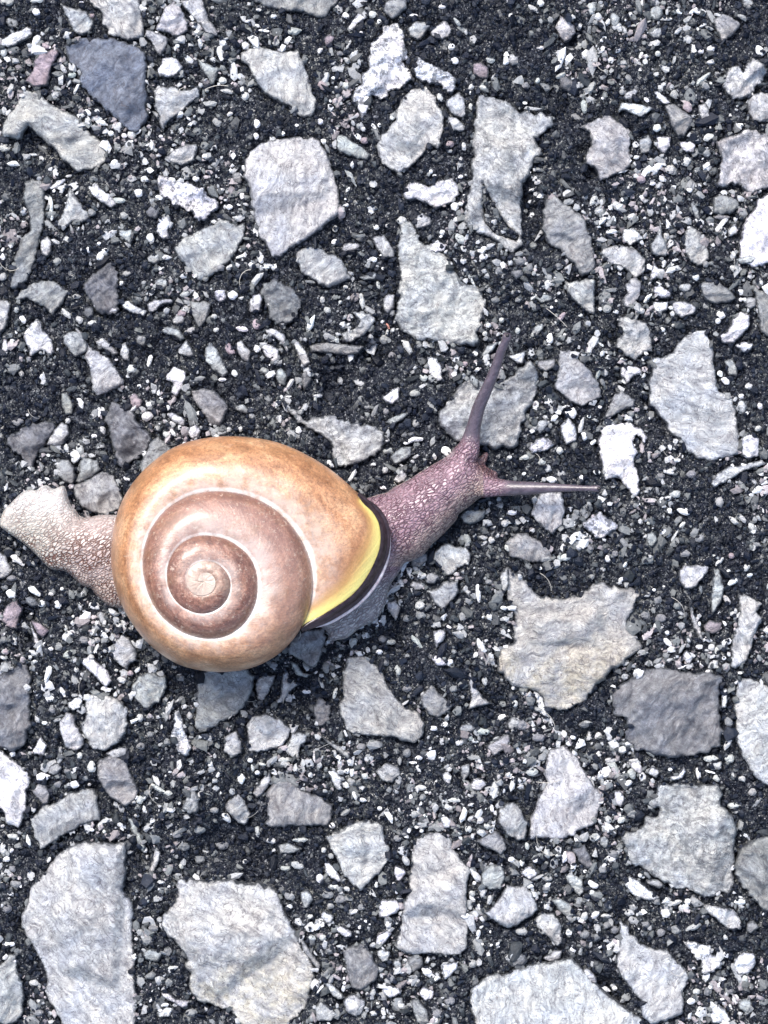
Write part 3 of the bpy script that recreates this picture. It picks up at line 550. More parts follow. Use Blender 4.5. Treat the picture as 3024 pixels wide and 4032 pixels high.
def stone_material():
    m, t, b = new_mat('limestone')
    g = NT(t); vec = mm_coords(g)
    info = g.n('ShaderNodeObjectInfo')
    base = g.n('ShaderNodeAttribute', attribute_name='tint').outputs['Color']
    edge = g.n('ShaderNodeAttribute', attribute_name='edge').outputs['Fac']
    rough = g.n('ShaderNodeAttribute', attribute_name='crust').outputs['Fac']
    # broad cloudy mottling, veins, fine pores
    warp = g.n('ShaderNodeVectorMath', operation='ADD')
    nz = g.n('ShaderNodeTexNoise'); g.l(vec, nz.inputs['Vector']); nz.inputs['Scale'].default_value = 0.6
    sc = g.n('ShaderNodeVectorMath', operation='SCALE'); sc.inputs['Scale'].default_value = 1.6
    g.l(nz.outputs['Color'], sc.inputs[0]); g.l(vec, warp.inputs[0]); g.l(sc.outputs[0], warp.inputs[1])
    wv = warp.outputs[0]
    rot = g.n('ShaderNodeVectorRotate', rotation_type='Z_AXIS'); g.l(wv, rot.inputs['Vector'])
    g.l(g.math('MULTIPLY', info.outputs['Random'], 6.28), rot.inputs['Angle'])
    stm = g.n('ShaderNodeMapping'); g.l(rot.outputs[0], stm.inputs[0]); stm.inputs['Scale'].default_value = (0.55, 2.6, 1.0)
    lay = g.noise(stm.outputs[0], 0.9, 6, 0.68)
    base = g.mix(1.0, base, g.ramp(lay, [(0.34, (0.50, 0.50, 0.535)), (0.47, (0.88, 0.88, 0.90)), (0.56, (1.05, 1.05, 1.05)), (0.68, (1.40, 1.39, 1.38))]), 'MULTIPLY')
    cloud = g.noise(wv, 1.1, 5, 0.62)
    c = g.mix(1.0, base, g.ramp(cloud, [(0.28, (0.72, 0.71, 0.73)), (0.5, (1.0, 1.0, 1.0)), (0.72, (1.28, 1.28, 1.28))]), 'MULTIPLY')
    fine = g.noise(wv, 5.0, 7, 0.78)
    c = g.mix(1.0, c, g.ramp(fine, [(0.32, (0.45, 0.44, 0.47)), (0.44, (0.86, 0.85, 0.87)), (0.54, (1.06, 1.06, 1.06)), (0.68, (1.35, 1.35, 1.35))]), 'MULTIPLY')
    # hair-fine dark network of pores
    net = g.voro(wv, 2.6, 'DISTANCE_TO_EDGE').outputs['Distance']
    brk = g.noise(wv, 1.5, 3, 0.6)
    netm = g.math('MULTIPLY', g.math('LESS_THAN', net, 0.045), g.math('GREATER_THAN', brk, 0.52))
    c = g.mix(g.math('MULTIPLY', netm, 0.6), c, (0.10, 0.09, 0.10))
    # warm / cool patches
    hue = g.noise(vec, 0.35, 3, 0.5)
    yel = g.n('ShaderNodeAttribute', attribute_name='stain').outputs['Fac']
    ym = g.math('MULTIPLY', g.ramp(g.noise(vec, 0.9, 5, 0.7), [(0.38, (0, 0, 0)), (0.62, (1, 1, 1))]), yel)
    c = g.mix(g.math('MULTIPLY', ym, 0.6), c, g.mix(1.0, c, (1.10, 1.0, 0.74), 'MULTIPLY'))
    # pale calcite veins
    vn = g.n('ShaderNodeTexNoise'); g.l(wv, vn.inputs['Vector']); vn.inputs['Scale'].default_value = 0.42; vn.inputs['Detail'].default_value = 5.0
    vd = g.math('ABSOLUTE', g.math('SUBTRACT', vn.outputs[0], 0.5))
    c = g.mix(g.math('MULTIPLY', g.ramp(vd, [(0.0, (1, 1, 1)), (0.018, (0, 0, 0))]), 0.30), c, g.mix(1.0, c, (1.55, 1.57, 1.62), 'MULTIPLY'))
    c = g.mix(0.45, c, g.ramp(hue, [(0.35, (0.88, 0.95, 1.12)), (0.5, (1.0, 1.0, 1.0)), (0.66, (1.08, 1.0, 0.93))]), 'MULTIPLY')
    # crust stones: tar grins through between the mineral crumbs
    cr = g.noise(vec, 1.6, 6, 0.75)
    crm = g.math('MULTIPLY', g.ramp(cr, [(0.44, (1, 1, 1)), (0.50, (0, 0, 0))]), rough)
    c = g.mix(g.math('MULTIPLY', crm, 0.8), c, (0.05, 0.055, 0.065))
    # tar smears near the rim
    sm = g.noise(vec, 2.2, 5, 0.7)
    rim = g.math('SUBTRACT', g.math('ADD', g.ramp(edge, [(0.0, (0.60, 0.60, 0.60)), (0.5, (0.0, 0.0, 0.0))]), sm), 0.86, clamp=True)
    c = g.mix(g.math('MULTIPLY', g.math('MULTIPLY', rim, 4.0, clamp=True), g.ramp(edge, [(0.25, (1, 1, 1)), (0.6, (0, 0, 0))])), c, (0.045, 0.05, 0.06))
    g.l(c, b.inputs['Base Color'])
    b.inputs['Roughness'].default_value = 0.62
    b.inputs['Specular IOR Level'].default_value = 0.45
    n1 = g.bump(g.noise(wv, 2.6, 7, 0.7), 0.00016, 0.9, g.bump(lay, 0.0004, 0.7))
    n2 = g.bump(g.noise(vec, 9.0, 5, 0.75), 0.00010, 0.9, n1)
    g.l(n2, b.inputs['Normal'])
    return m

def bitumen_material():
    m, t, b = new_mat('bitumen')
    g = NT(t); vec = mm_coords(g)
    v1 = g.voro(vec, 3.2)
    rnd = g.n('ShaderNodeSeparateColor'); g.l(v1.outputs['Color'], rnd.inputs[0])
    c = g.ramp(rnd.outputs[0], [(0.0, (0.002, 0.004, 0.011)), (0.5, (0.007, 0.010, 0.021)), (0.78, (0.026, 0.032, 0.040)), (0.93, (0.10, 0.11, 0.115)), (1.0, (0.42, 0.43, 0.44))])
    v2 = g.voro(vec, 8.5)
    rnd2 = g.n('ShaderNodeSeparateColor'); g.l(v2.outputs['Color'], rnd2.inputs[0])
    c2 = g.ramp(rnd2.outputs[1], [(0.0, (0.003, 0.005, 0.012)), (0.5, (0.012, 0.015, 0.028)), (0.78, (0.05, 0.056, 0.064)), (0.93, (0.20, 0.21, 0.215)), (1.0, (0.6, 0.6, 0.6))])
    c = g.mix(0.55, c, c2)
    big = g.noise(vec, 0.25, 3, 0.5)
    c = g.mix(1.0, c, g.ramp(big, [(0.35, (0.7, 0.72, 0.8)), (0.65, (1.3, 1.28, 1.2))]), 'MULTIPLY')
    g.l(c, b.inputs['Base Color'])
    b.inputs['Roughness'].default_value = 0.45
    b.inputs['Specular IOR Level'].default_value = 0.25
    d1 = g.math('SUBTRACT', 1.0, v1.outputs['Distance'])
    n1 = g.bump(d1, 0.0002, 0.9)
    n2 = g.bump(g.math('SUBTRACT', 1.0, v2.outputs['Distance']), 0.00009, 1.0, n1)
    g.l(n2, b.inputs['Normal'])
    return m

def grit_material():
    m, t, b = new_mat('grit')
    g = NT(t); vec = mm_coords(g)
    base = g.n('ShaderNodeAttribute', attribute_name='tint').outputs['Color']
    c = g.mix(1.0, base, g.ramp(g.noise(vec, 6.0, 4, 0.7), [(0.3, (0.6, 0.6, 0.62)), (0.5, (1, 1, 1)), (0.7, (1.25, 1.25, 1.25))]), 'MULTIPLY')
    g.l(c, b.inputs['Base Color'])
    b.inputs['Roughness'].default_value = 0.45
    b.inputs['Specular IOR Level'].default_value = 0.3
    g.l(g.bump(g.noise(vec, 9.0, 4, 0.7), 0.00007, 0.9), b.inputs['Normal'])
    return m

UMAX_ = 4.572
def shell_material():
    m, t, b = new_mat('snail_shell')
    g = NT(t); vec = mm_coords(g)
    def at(nm): return g.n('ShaderNodeAttribute', attribute_name=nm).outputs['Fac']
    turn, across, lipd = at('turn'), at('across'), at('lip_distance')
    # coordinate along the whorl for growth lines
    slant = g.math('SUBTRACT', turn, g.math('MULTIPLY', across, 0.022))
    comb = g.n('ShaderNodeCombineXYZ'); g.l(g.math('MULTIPLY', slant, 95.0), comb.inputs[0]); g.l(g.math('MULTIPLY', across, 4.5), comb.inputs[1])
    streak = g.noise(comb.outputs[0], 1.0, 5, 0.65, 0.4)
    comb2 = g.n('ShaderNodeCombineXYZ'); g.l(g.math('MULTIPLY', slant, 620.0), comb2.inputs[0]); g.l(g.math('MULTIPLY', across, 2.0), comb2.inputs[1])
    striae = g.noise(comb2.outputs[0], 1.0, 4, 0.6)
    body = g.ramp(streak, [(0.25, (0.25, 0.108, 0.045)), (0.5, (0.44, 0.222, 0.108)), (0.75, (0.62, 0.39, 0.225))])
    inner = g.ramp(streak, [(0.25, (0.095, 0.036, 0.023)), (0.5, (0.24, 0.108, 0.070)), (0.75, (0.47, 0.275, 0.20))])
    young = g.ramp(turn, [(0.20, (0, 0, 0)), (0.25, (1, 1, 1))])
    c = g.mix(young, body, inner)
    blot = g.noise(vec, 0.9, 6, 0.7, 0.6)
    c = g.mix(1.0, c, g.ramp(blot, [(0.3, (0.62, 0.55, 0.48)), (0.5, (1, 1, 1)), (0.7, (1.3, 1.28, 1.22))]), 'MULTIPLY')
    gr = g.noise(vec, 4.5, 7, 0.8)
    c = g.mix(1.0, c, g.ramp(gr, [(0.36, (0.52, 0.48, 0.44)), (0.5, (1, 1, 1)), (0.64, (1.38, 1.38, 1.38))]), 'MULTIPLY')
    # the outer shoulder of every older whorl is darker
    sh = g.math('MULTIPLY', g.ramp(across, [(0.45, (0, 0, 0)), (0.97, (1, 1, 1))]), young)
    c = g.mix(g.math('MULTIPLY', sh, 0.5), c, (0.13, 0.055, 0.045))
    tn_ = g.math('MULTIPLY', turn, UMAX_)
    lil = g.math('MULTIPLY', g.ramp(g.math('MULTIPLY', tn_, 0.25), [(0.22, (0, 0, 0)), (0.262, (1, 1, 1)), (0.33, (1, 1, 1)), (0.39, (0, 0, 0))]), g.ramp(across, [(0.0, (1, 1, 1)), (0.6, (0.9, 0.9, 0.9)), (0.98, (0, 0, 0))]))
    c = g.mix(g.math('MULTIPLY', lil, 0.42), c, (0.50, 0.325, 0.27))
    # worn pale flecks on the older whorls
    fl = g.noise(vec, 2.6, 6, 0.8)
    flm = g.math('MULTIPLY', g.ramp(fl, [(0.56, (0, 0, 0)), (0.66, (1, 1, 1))]), young)
    c = g.mix(g.math('MULTIPLY', flm, 0.75), c, (0.60, 0.47, 0.37))
    # a few fine scratches and scuffs across the growth lines
    scv = g.n('ShaderNodeMapping'); g.l(vec, scv.inputs[0]); scv.inputs['Rotation'].default_value = (0, 0, 0.9); scv.inputs['Scale'].default_value = (0.35, 5.0, 1.0)
    scr = g.ramp(g.noise(scv.outputs[0], 1.1, 3, 0.6, 0.8), [(0.66, (0, 0, 0)), (0.70, (1, 1, 1))])
    c = g.mix(g.math('MULTIPLY', scr, 0.4), c, (0.66, 0.52, 0.40))
    ol = g.ramp(g.noise(vec, 0.45, 4, 0.6), [(0.5, (0, 0, 0)), (0.66, (1, 1, 1))])
    c = g.mix(g.math('MULTIPLY', ol, 0.35), c, (0.17, 0.095, 0.04))
    # pale thread beside the suture, pale band with painted milky highlight, pale apex
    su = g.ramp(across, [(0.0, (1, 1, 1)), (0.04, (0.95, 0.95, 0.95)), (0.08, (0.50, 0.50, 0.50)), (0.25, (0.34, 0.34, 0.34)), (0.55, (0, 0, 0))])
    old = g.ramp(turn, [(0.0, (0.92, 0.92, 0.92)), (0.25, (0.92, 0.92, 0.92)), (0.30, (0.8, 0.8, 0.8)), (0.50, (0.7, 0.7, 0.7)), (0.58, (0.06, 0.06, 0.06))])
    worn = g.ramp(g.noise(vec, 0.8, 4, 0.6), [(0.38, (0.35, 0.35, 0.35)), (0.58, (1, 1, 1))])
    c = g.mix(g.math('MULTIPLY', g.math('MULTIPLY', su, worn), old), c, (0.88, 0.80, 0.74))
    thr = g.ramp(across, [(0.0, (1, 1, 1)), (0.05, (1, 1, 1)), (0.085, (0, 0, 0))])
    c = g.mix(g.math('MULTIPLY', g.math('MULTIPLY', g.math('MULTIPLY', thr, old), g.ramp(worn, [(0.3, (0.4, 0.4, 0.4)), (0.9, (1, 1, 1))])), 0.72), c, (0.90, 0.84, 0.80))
    ap = g.ramp(g.math('ADD', turn, g.math('MULTIPLY', g.math('SUBTRACT', blot, 0.5), 0.3)), [(0.62, (0, 0, 0)), (0.85, (1, 1, 1))])
    c = g.mix(g.math('MULTIPLY', ap, 0.75), c, (0.66, 0.55, 0.45))
    # yellow zone behind the dark lip, brown line before it
    yl = g.ramp(g.math('ADD', lipd, g.math('MULTIPLY', g.math('SUBTRACT', blot, 0.5), 0.02)),
                [(0.0, (1, 1, 1)), (0.14, (0.95, 0.95, 0.95)), (0.19, (0.5, 0.5, 0.5)), (0.25, (0, 0, 0))])
    br = g.ramp(lipd, [(0.19, (0, 0, 0)), (0.23, (1, 1, 1)), (0.55, (0, 0, 0))])
    c = g.mix(g.math('MULTIPLY', br, 0.55), c, (0.30, 0.13, 0.05))
    gold = g.ramp(lipd, [(0.0, (1, 1, 1)), (0.20, (1, 1, 1)), (0.36, (0, 0, 0))])
    c = g.mix(g.math('MULTIPLY', gold, 0.6), c, (0.70, 0.45, 0.13))
    c = g.mix(g.math('MULTIPLY', yl, 0.95), c, (0.82, 0.71, 0.22))
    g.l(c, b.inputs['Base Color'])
    b.inputs['Roughness'].default_value = 0.33
    b.inputs['Specular IOR Level'].default_value = 0.5
    b.inputs['Coat Weight'].default_value = 0.75
    b.inputs['Coat Roughness'].default_value = 0.28
    b.inputs['Subsurface Weight'].default_value = 0.08
    b.inputs['Subsurface Radius'].default_value = (0.001, 0.0005, 0.0003)
    b.inputs['Subsurface Scale'].default_value = 0.6
    n1 = g.bump(striae, 0.00010, 0.5)
    n2 = g.bump(g.noise(vec, 4.0, 5, 0.7), 0.00006, 0.7, n1)
    g.l(n2, b.inputs['Normal'])
    return m

def lip_material():
    m, t, b = new_mat('dark_lip')
    g = NT(t); vec = mm_coords(g)
    c = g.ramp(g.noise(vec, 1.6, 4, 0.6), [(0.35, (0.012, 0.004, 0.007)), (0.65, (0.042, 0.026, 0.032))])
    g.l(c, b.inputs['Base Color'])
    b.inputs['Roughness'].default_value = 0.3
    g.l(g.bump(g.noise(vec, 3.0, 4, 0.6), 0.00006, 0.5), b.inputs['Normal'])
    return m

def rim_material():
    m, t, b = new_mat('pale_mantle_edge')
    g = NT(t); vec = mm_coords(g)
    g.l(g.ramp(g.noise(vec, 3.0, 4, 0.6), [(0.35, (0.55, 0.43, 0.45)), (0.65, (0.82, 0.74, 0.75))]), b.inputs['Base Color'])
    b.inputs['Roughness'].default_value = 0.3
    return m

def skin_material():
    m, t, b = new_mat('snail_skin')
    g = NT(t); vec = mm_coords(g)
    base = g.n('ShaderNodeAttribute', attribute_name='tint').outputs['Color']
    groove = g.n('ShaderNodeAttribute', attribute_name='groove').outputs['Color']
    net = g.n('ShaderNodeAttribute', attribute_name='net').outputs['Fac']      # 0 smooth skin, 1 full tubercles
    # tubercles stretched along the body axis
    mp = g.n('ShaderNodeMapping', vector_type='TEXTURE'); g.l(vec, mp.inputs[0])
    mp.inputs['Rotation'].default_value = (0, 0, math.radians(35)); mp.inputs['Scale'].default_value = (1.9, 0.85, 1.0)
    wob = g.n('ShaderNodeTexNoise'); g.l(vec, wob.inputs['Vector']); wob.inputs['Scale'].default_value = 1.3
    ws = g.n('ShaderNodeVectorMath', operation='SCALE'); ws.inputs['Scale'].default_value = 0.5; g.l(wob.outputs['Color'], ws.inputs[0])
    wa = g.n('ShaderNodeVectorMath', operation='ADD'); g.l(mp.outputs[0], wa.inputs[0]); g.l(ws.outputs[0], wa.inputs[1])
    ve = g.voro(wa.outputs[0], 3.5, 'DISTANCE_TO_EDGE').outputs['Distance']
    vc = g.voro(wa.outputs[0], 3.5)
    line = g.ramp(ve, [(0.0, (1, 1, 1)), (0.07, (0.85, 0.85, 0.85)), (0.17, (0, 0, 0))])
    patch = g.ramp(g.noise(vec, 0.7, 3, 0.6), [(0.38, (0.3, 0.3, 0.3)), (0.56, (1, 1, 1))])
    lm = g.math('MULTIPLY', g.math('MULTIPLY', line, net), patch)
    sep = g.n('ShaderNodeSeparateColor'); g.l(vc.outputs['Color'], sep.inputs[0])
    c = g.mix(1.0, base, g.ramp(sep.outputs[0], [(0.0, (0.78, 0.76, 0.78)), (1.0, (1.25, 1.22, 1.22))]), 'MULTIPLY')
    c = g.mix(1.0, c, g.ramp(g.noise(vec, 5.0, 4, 0.7), [(0.3, (0.78, 0.76, 0.78)), (0.7, (1.2, 1.2, 1.2))]), 'MULTIPLY')
    c = g.mix(g.math('MULTIPLY', lm, 0.9), c, groove)
    g.l(c, b.inputs['Base Color'])
    b.inputs['Roughness'].default_value = 0.27
    b.inputs['Specular IOR Level'].default_value = 0.6
    b.inputs['Coat Weight'].default_value = 0.2
    b.inputs['Coat Roughness'].default_value = 0.22
    b.inputs['Subsurface Weight'].default_value = 0.2
    b.inputs['Subsurface Radius'].default_value = (0.0008, 0.0004, 0.0003)
    b.inputs['Subsurface Scale'].default_value = 0.5
    hgt = g.math('MULTIPLY', g.math('MINIMUM', ve, 0.22), net)
    n1 = g.bump(hgt, 0.0005, 0.8)
    n2 = g.bump(g.noise(vec, 7.0, 4, 0.7), 0.00005, 0.6, n1)
    g.l(n2, b.inputs['Normal'])
    g.l(g.bump(hgt, 0.0002, 0.6), b.inputs['Coat Normal'])
    return m

M_STONE, M_BIT, M_GRIT = stone_material(), bitumen_material(), grit_material()
M_SHELL, M_LIP, M_RIM, M_SKIN = shell_material(), lip_material(), rim_material(), skin_material()
m_eye, _t, _b = new_mat('eye_dark')
_b.inputs['Base Color'].default_value = (0.02, 0.016, 0.02, 1); _b.inputs['Roughness'].default_value = 0.2

# worn-through spots where the binder shows inside a stone
HOLES = [[(1898, 705), (1925, 760), (1960, 830), (2010, 900), (2045, 930), (2035, 950), (1985, 935), (1940, 915), (1912, 880), (1900, 800)],
         ]
HOLES = [np.array(h_, float) for h_ in HOLES]
def in_poly(px, py, poly):
    c = np.zeros(px.shape, bool)
    n = len(poly)
    for i in range(n):
        x1, y1 = poly[i]; x2, y2 = poly[i - 1]
        cond = ((y1 > py) != (y2 > py))
        with np.errstate(divide='ignore', invalid='ignore'):
            xi = (x2 - x1) * (py - y1) / (y2 - y1) + x1
        c ^= cond & (px < xi)
    return c

def edge_dists(px, py, poly):
    a = np.asarray(poly); b = np.roll(a, -1, 0)
    d = b - a
    L2 = np.maximum((d ** 2).sum(1), 1e-9)
    t = ((px[:, None] - a[None, :, 0]) * d[None, :, 0] + (py[:, None] - a[None, :, 1]) * d[None, :, 1]) / L2[None]
    t = np.clip(t, 0, 1)
    return np.hypot(px[:, None] - (a[None, :, 0] + t * d[None, :, 0]), py[:, None] - (a[None, :, 1] + t * d[None, :, 1]))

items = []            # (area, cls, height, polygon)
for key, text in OUT.items():
    ox, oy, k = TILES[key]
    for line in text.strip().splitlines():
        tok = line.split()
        pts = [(ox + float(a) / k, oy + float(b) / k) for a, b in (q.split(',') for q in tok[1:])]
        items.append([tok[0][0], float(tok[0][1:]), pts])
traced = [it[2] for it in items]
for key, text in CHIP.items():
    ox, oy, k = TILES[key]
    for j, q in enumerate(text.split(';')):
        f = q.split()
        x, y, L, w, ang = [float(v) for v in f[:5]]
        if L < 10: continue
        rr = random.Random(hash((int(x), int(y))) & 0xffff)
        n = rr.choice((5, 6, 6, 7, 8)); pts = []
        a0 = rr.uniform(0, 6.28); ca, sa = math.cos(math.radians(ang)), math.sin(math.radians(ang))
        for i in range(n):
            a = a0 + (i + rr.uniform(-.28, .28)) * 2 * math.pi / n
            r = rr.uniform(0.82, 1.14)
            u, v = math.cos(a) * L / 2 * r, math.sin(a) * w / 2 * r
            pts.append((ox + (x + u * ca - v * sa) / k, oy + (y + u * sa + v * ca) / k))
        items.append([f[5], 10 + 0.16 * min(L, w), pts])

# ---------------------------------------------------------------- asphalt binder: one sheet, fine under the camera, coarse to the horizon
def axis(lo, hi, step):
    core = np.arange(lo, hi + step, step)
    grow = [step]
    while sum(grow) < 2.2e6: grow.append(grow[-1] * 1.35)
    far = np.cumsum(grow)
    return np.concatenate([(lo - far)[::-1], core, core[-1] + far])

gx, gy = axis(-800, W + 800, 8.5), axis(-800, H + 800, 8.5)
GX, GY = np.meshgrid(gx, gy)
inside = ((GX > -820) & (GX < W + 820) & (GY > -820) & (GY < H + 820))
GZ = ground_z(GX, GY)
d1, e1, r1 = cells(GX, GY, 34, 21)
d2, e2, r2 = cells(GX, GY, 17, 31)
GZ = GZ + np.where(inside, (1 - d1) * 26 * (0.3 + r1) + (1 - d2) * 10 * r2 - 24, -10)
GZ = GZ + np.where(inside, 10 * fbm(GX, GY, 30, 2, 41), 0)
for poly in traced:
    p = np.asarray(poly); lo, hi = p.min(0) - 40, p.max(0) + 40
    i0, i1 = np.searchsorted(gx, (lo[0], hi[0])); j0, j1 = np.searchsorted(gy, (lo[1], hi[1]))
    sx, sy = GX[j0:j1, i0:i1], GY[j0:j1, i0:i1]
    if sx.size == 0: continue
    dd = edge_dists(sx.ravel(), sy.ravel(), p).min(1).reshape(sx.shape)
    ins_ = in_poly(sx.ravel(), sy.ravel(), p).reshape(sx.shape)
    for hp in HOLES: ins_ &= ~in_poly(sx.ravel(), sy.ravel(), hp).reshape(sx.shape)
    GZ[j0:j1, i0:i1] -= np.where(ins_, 75 * np.clip((dd - 8) / 12, 0, 1), 0)
    GZ[j0:j1, i0:i1] -= 14 * np.exp(-(dd / 17.0) ** 2) * (0.5 + h2(np.floor(sx / 60), np.floor(sy / 60), 5))
ny, nx = GX.shape
idx = np.arange(ny * nx).reshape(ny, nx)
quads = np.stack([idx[1:, :-1], idx[1:, 1:], idx[:-1, 1:], idx[:-1, :-1]], axis=-1).reshape(-1, 4)
ground = make_mesh('ground', to_world(GX.ravel(), GY.ravel(), GZ.ravel()), quads, M_BIT)
ground['kind'] = 'structure'
ground['label'] = 'dark weathered asphalt with pale stone chips set in black bitumen'

# ---------------------------------------------------------------- stones set in the asphalt
TINT = {'W': (0.80, 0.80, 0.80), 'L': (0.495, 0.50, 0.49), 'G': (0.31, 0.315, 0.31), 'D': (0.20, 0.205, 0.215), 'S': (0.19, 0.22, 0.27),
        'P': (0.33, 0.275, 0.295), 'C': (0.39, 0.41, 0.40), 'Y': (0.49, 0.49, 0.475), 'X': (0.50, 0.505, 0.50), 'V': (0.86, 0.87, 0.90), 'R': (0.62, 0.30, 0.24), 'T': (0.028, 0.031, 0.040)}
CRUST = {'X': 0.55, 'V': 0.9, 'Y': 0.15, 'D': 0.2}
ROUGH = {'X': 1.8, 'V': 2.2, 'Y': 1.7, 'D': 2.0, 'S': 1.5, 'T': 2.0}

def refine(poly, step, jit, rnd):
    out, src = [], []
    n = len(poly)
    for i in range(n):
        a, b = np.array(poly[i]), np.array(poly[(i + 1) % n])
        L = np.hypot(*(b - a)); k = max(1, int(round(L / step)))
        nrm = np.array([b[1] - a[1], a[0] - b[0]]) / max(L, 1e-6)
        for j in range(k):
            f = j / k
            p = a + (b - a) * f + nrm * rnd.normal(0, jit) * (1.0 if j else 0.5)
            out.append(p); src.append(i)
    # soften the corners a little
    o = np.array(out)
    o = o * 0.6 + (np.roll(o, 1, 0) + np.roll(o, -1, 0)) * 0.2
    return o

# broad broken faces: a point on the stone, the way it falls, how steeply
FACETS = [(487, 3560, 1, 0.02, 0.85), (1700, 3716, 0, 1, 0.8), (300, 3225, 0.35, 1, 0.55), (1210, 900, 0.55, 0.85, 0.5), (1050, 640, -0.9, -0.3, 0.35),
          (2700, 1700, -0.15, 1, 0.45), (2830, 1560, 1, -0.2, 0.5), (2620, 2700, 0.3, 1, 0.3), (500, 300, -0.8, 0.6, 0.45), (1640, 560, 0.6, 0.8, 0.6),
          (2250, 980, 1, -0.5, 0.7), (2200, 940, -1, 0.55, 0.5), (1990, 640, 1, -0.2, 0.6), (1950, 640, -1, 0.1, 0.35), (1790, 1190, 0.9, -0.6, 0.3),
          (640, 3640, 0, -1, 0.5), (1150, 3950, 1, 0.3, 0.45), (2540, 3300, -1, 0.1, 0.3), (2450, 3800, 0.9, -0.2, 0.55), (1470, 3380, -0.7, 0.7, 0.3),
          (1900, 2620, -0.5, 0.9, 0.4), (1390, 2700, -1, 0.2, 0.4), (780, 950, 0.4, 0.9, 0.3), (500, 1740, 0.9, 0.5, 0.6), (350, 520, 0.6, -0.8, 0.3)]

def stone_geometry(poly, height, cls, seed, fine=1.0):
    """a broken stone: flat-ish tilted top cut by several bevel facets that follow the traced outline"""
    rnd = np.random.default_rng(seed)
    p = np.asarray(poly, float)
    size = math.sqrt(max(abs(0.5 * float(np.sum(p[:, 0] * np.roll(p[:, 1], -1) - p[:, 1] * np.roll(p[:, 0], -1)))), 1.0))
    step = min(max(4.6, size / 30), 9.0) * fine
    rim = refine(p, step * 1.05, min(1.6, size * 0.016) * ROUGH.get(cls, 1.0), rnd)
    amp = min(7.0, size * 0.036) * ROUGH.get(cls, 1.0) ** 0.6
    rim = rim + np.stack([fbm(rim[:, 0], rim[:, 1], 30, 3, 61, 0.7), fbm(rim[:, 0], rim[:, 1], 30, 3, 67, 0.7)], 1) * amp * 1.5
    lo, hi = rim.min(0), rim.max(0)
    ax = np.arange(lo[0] + step / 2, hi[0], step); ay = np.arange(lo[1] + step / 2, hi[1], step * 0.87)
    if len(ax) and len(ay):
        qx, qy = np.meshgrid(ax, ay)
        qx = qx + (np.arange(len(ay)) % 2)[:, None] * step / 2
        qx = (qx + rnd.uniform(-.25, .25, qx.shape) * step).ravel(); qy = (qy + rnd.uniform(-.25, .25, qy.shape) * step).ravel()
        keep = in_poly(qx, qy, rim)
        qx, qy = qx[keep], qy[keep]
        if len(qx):
            dm = edge_dists(qx, qy, rim).min(1)
            qx, qy = qx[dm > step * 0.45], qy[dm > step * 0.45]
    else:
        qx = qy = np.zeros(0)
    X = np.concatenate([rim[:, 0], qx]); Y = np.concatenate([rim[:, 1], qy])
    nr = len(rim)
    vs, es, fs, *_ = delaunay_2d_cdt([Vector((a, b)) for a, b in zip(X, Y)], [(i, (i + 1) % nr) for i in range(nr)], [], 1, 1e-4)
    V = np.array([(v[0], v[1]) for v in vs]); X, Y = V[:, 0], V[:, 1]
    # heights
    ed = edge_dists(X, Y, p)
    slopes = np.clip(rnd.lognormal(-0.05, 0.75, len(p)), 0.22, 4.0)
    slopes = slopes * 0.6 + (np.roll(slopes, 1) + np.roll(slopes, -1)) * 0.2
    D = edge_dists(X, Y, rim).min(1)
    cx, cy = X.mean(), Y.mean()
    h = height * 1.0
    r = rnd.normal(0, 1, 2); tilt = 0.15 * r
    top = h + (X - cx) * tilt[0] + (Y - cy) * tilt[1]
    z = top
    for _ in range(6):                                   # broken facets
        a = rnd.uniform(0, 2 * math.pi); off = rnd.uniform(-0.05, 0.36) * size; sl = rnd.uniform(0.2, 1.0)
        z = np.minimum(z, h + 0.10 * size - sl * ((X - cx) * math.cos(a) + (Y - cy) * math.sin(a) - off + 0.1 * size))
    for fx, fy, dx, dy, sl in FACETS:
        if lo[0] < fx < hi[0] and lo[1] < fy < hi[1] and in_poly(np.array([fx]), np.array([fy]), p)[0]:
            z = np.minimum(z, h - sl * ((X - fx) * dx + (Y - fy) * dy) / math.hypot(dx, dy))
    bev = (ed * slopes[None] ).min(1) + np.minimum(D * 2.5, h * 0.30)
    z = np.minimum(z, bev + 4)
    z = np.maximum(z, np.minimum(D * 1.5, 10) + 2)
    rg = ROUGH.get(cls, 1.0)
    ox, oy = seed * 13.7, seed * 7.1
    nz = fbm(X + ox, Y + oy, max(size * 0.35, 20), 4, 5, 0.5) * min(size * 0.12, 28) * rg
    # layered ridges, as split limestone has
    ang = rnd.uniform(0, math.pi)
    w = (X * math.cos(ang) + Y * math.sin(ang)) + 18 * fbm(X, Y, 60, 2, 9)
    rid = np.abs(((w / rnd.uniform(26, 60)) % 1.0) - 0.5) * rnd.uniform(0, 1) * min(size * 0.04, 7)
    z = z + (nz + rid) * np.clip(D / 12, 0, 1)
    z = z + fbm(X + oy, Y + ox, 24, 3, 6, 0.6) * 3.0 * rg * np.clip(D / 10, 0.15, 1)
    for hp in HOLES:
        if lo[0] < hp[:, 0].mean() < hi[0] and lo[1] < hp[:, 1].mean() < hi[1]:
            ih = in_poly(X, Y, hp)
            if ih.any(): z = np.where(ih, z - np.clip(edge_dists(X, Y, hp).min(1) / 10, 0, 1) * (height + 60), z)
    gz = ground_z(X, Y)
    gm = float(np.median(gz))
    z = z + gm * 0.6 + gz * 0.4
    # skirt down into the binder
    nv = len(X)
    co = np.stack([X, Y, z], 1)
    edge_count = {}
    for f in fs:
        for i in range(3):
            a, b = f[i], f[(i + 1) % 3]
            k = (min(a, b), max(a, b)); edge_count.setdefault(k, []).append((a, b))
    bedges = [v[0] for v in edge_count.values() if len(v) == 1]
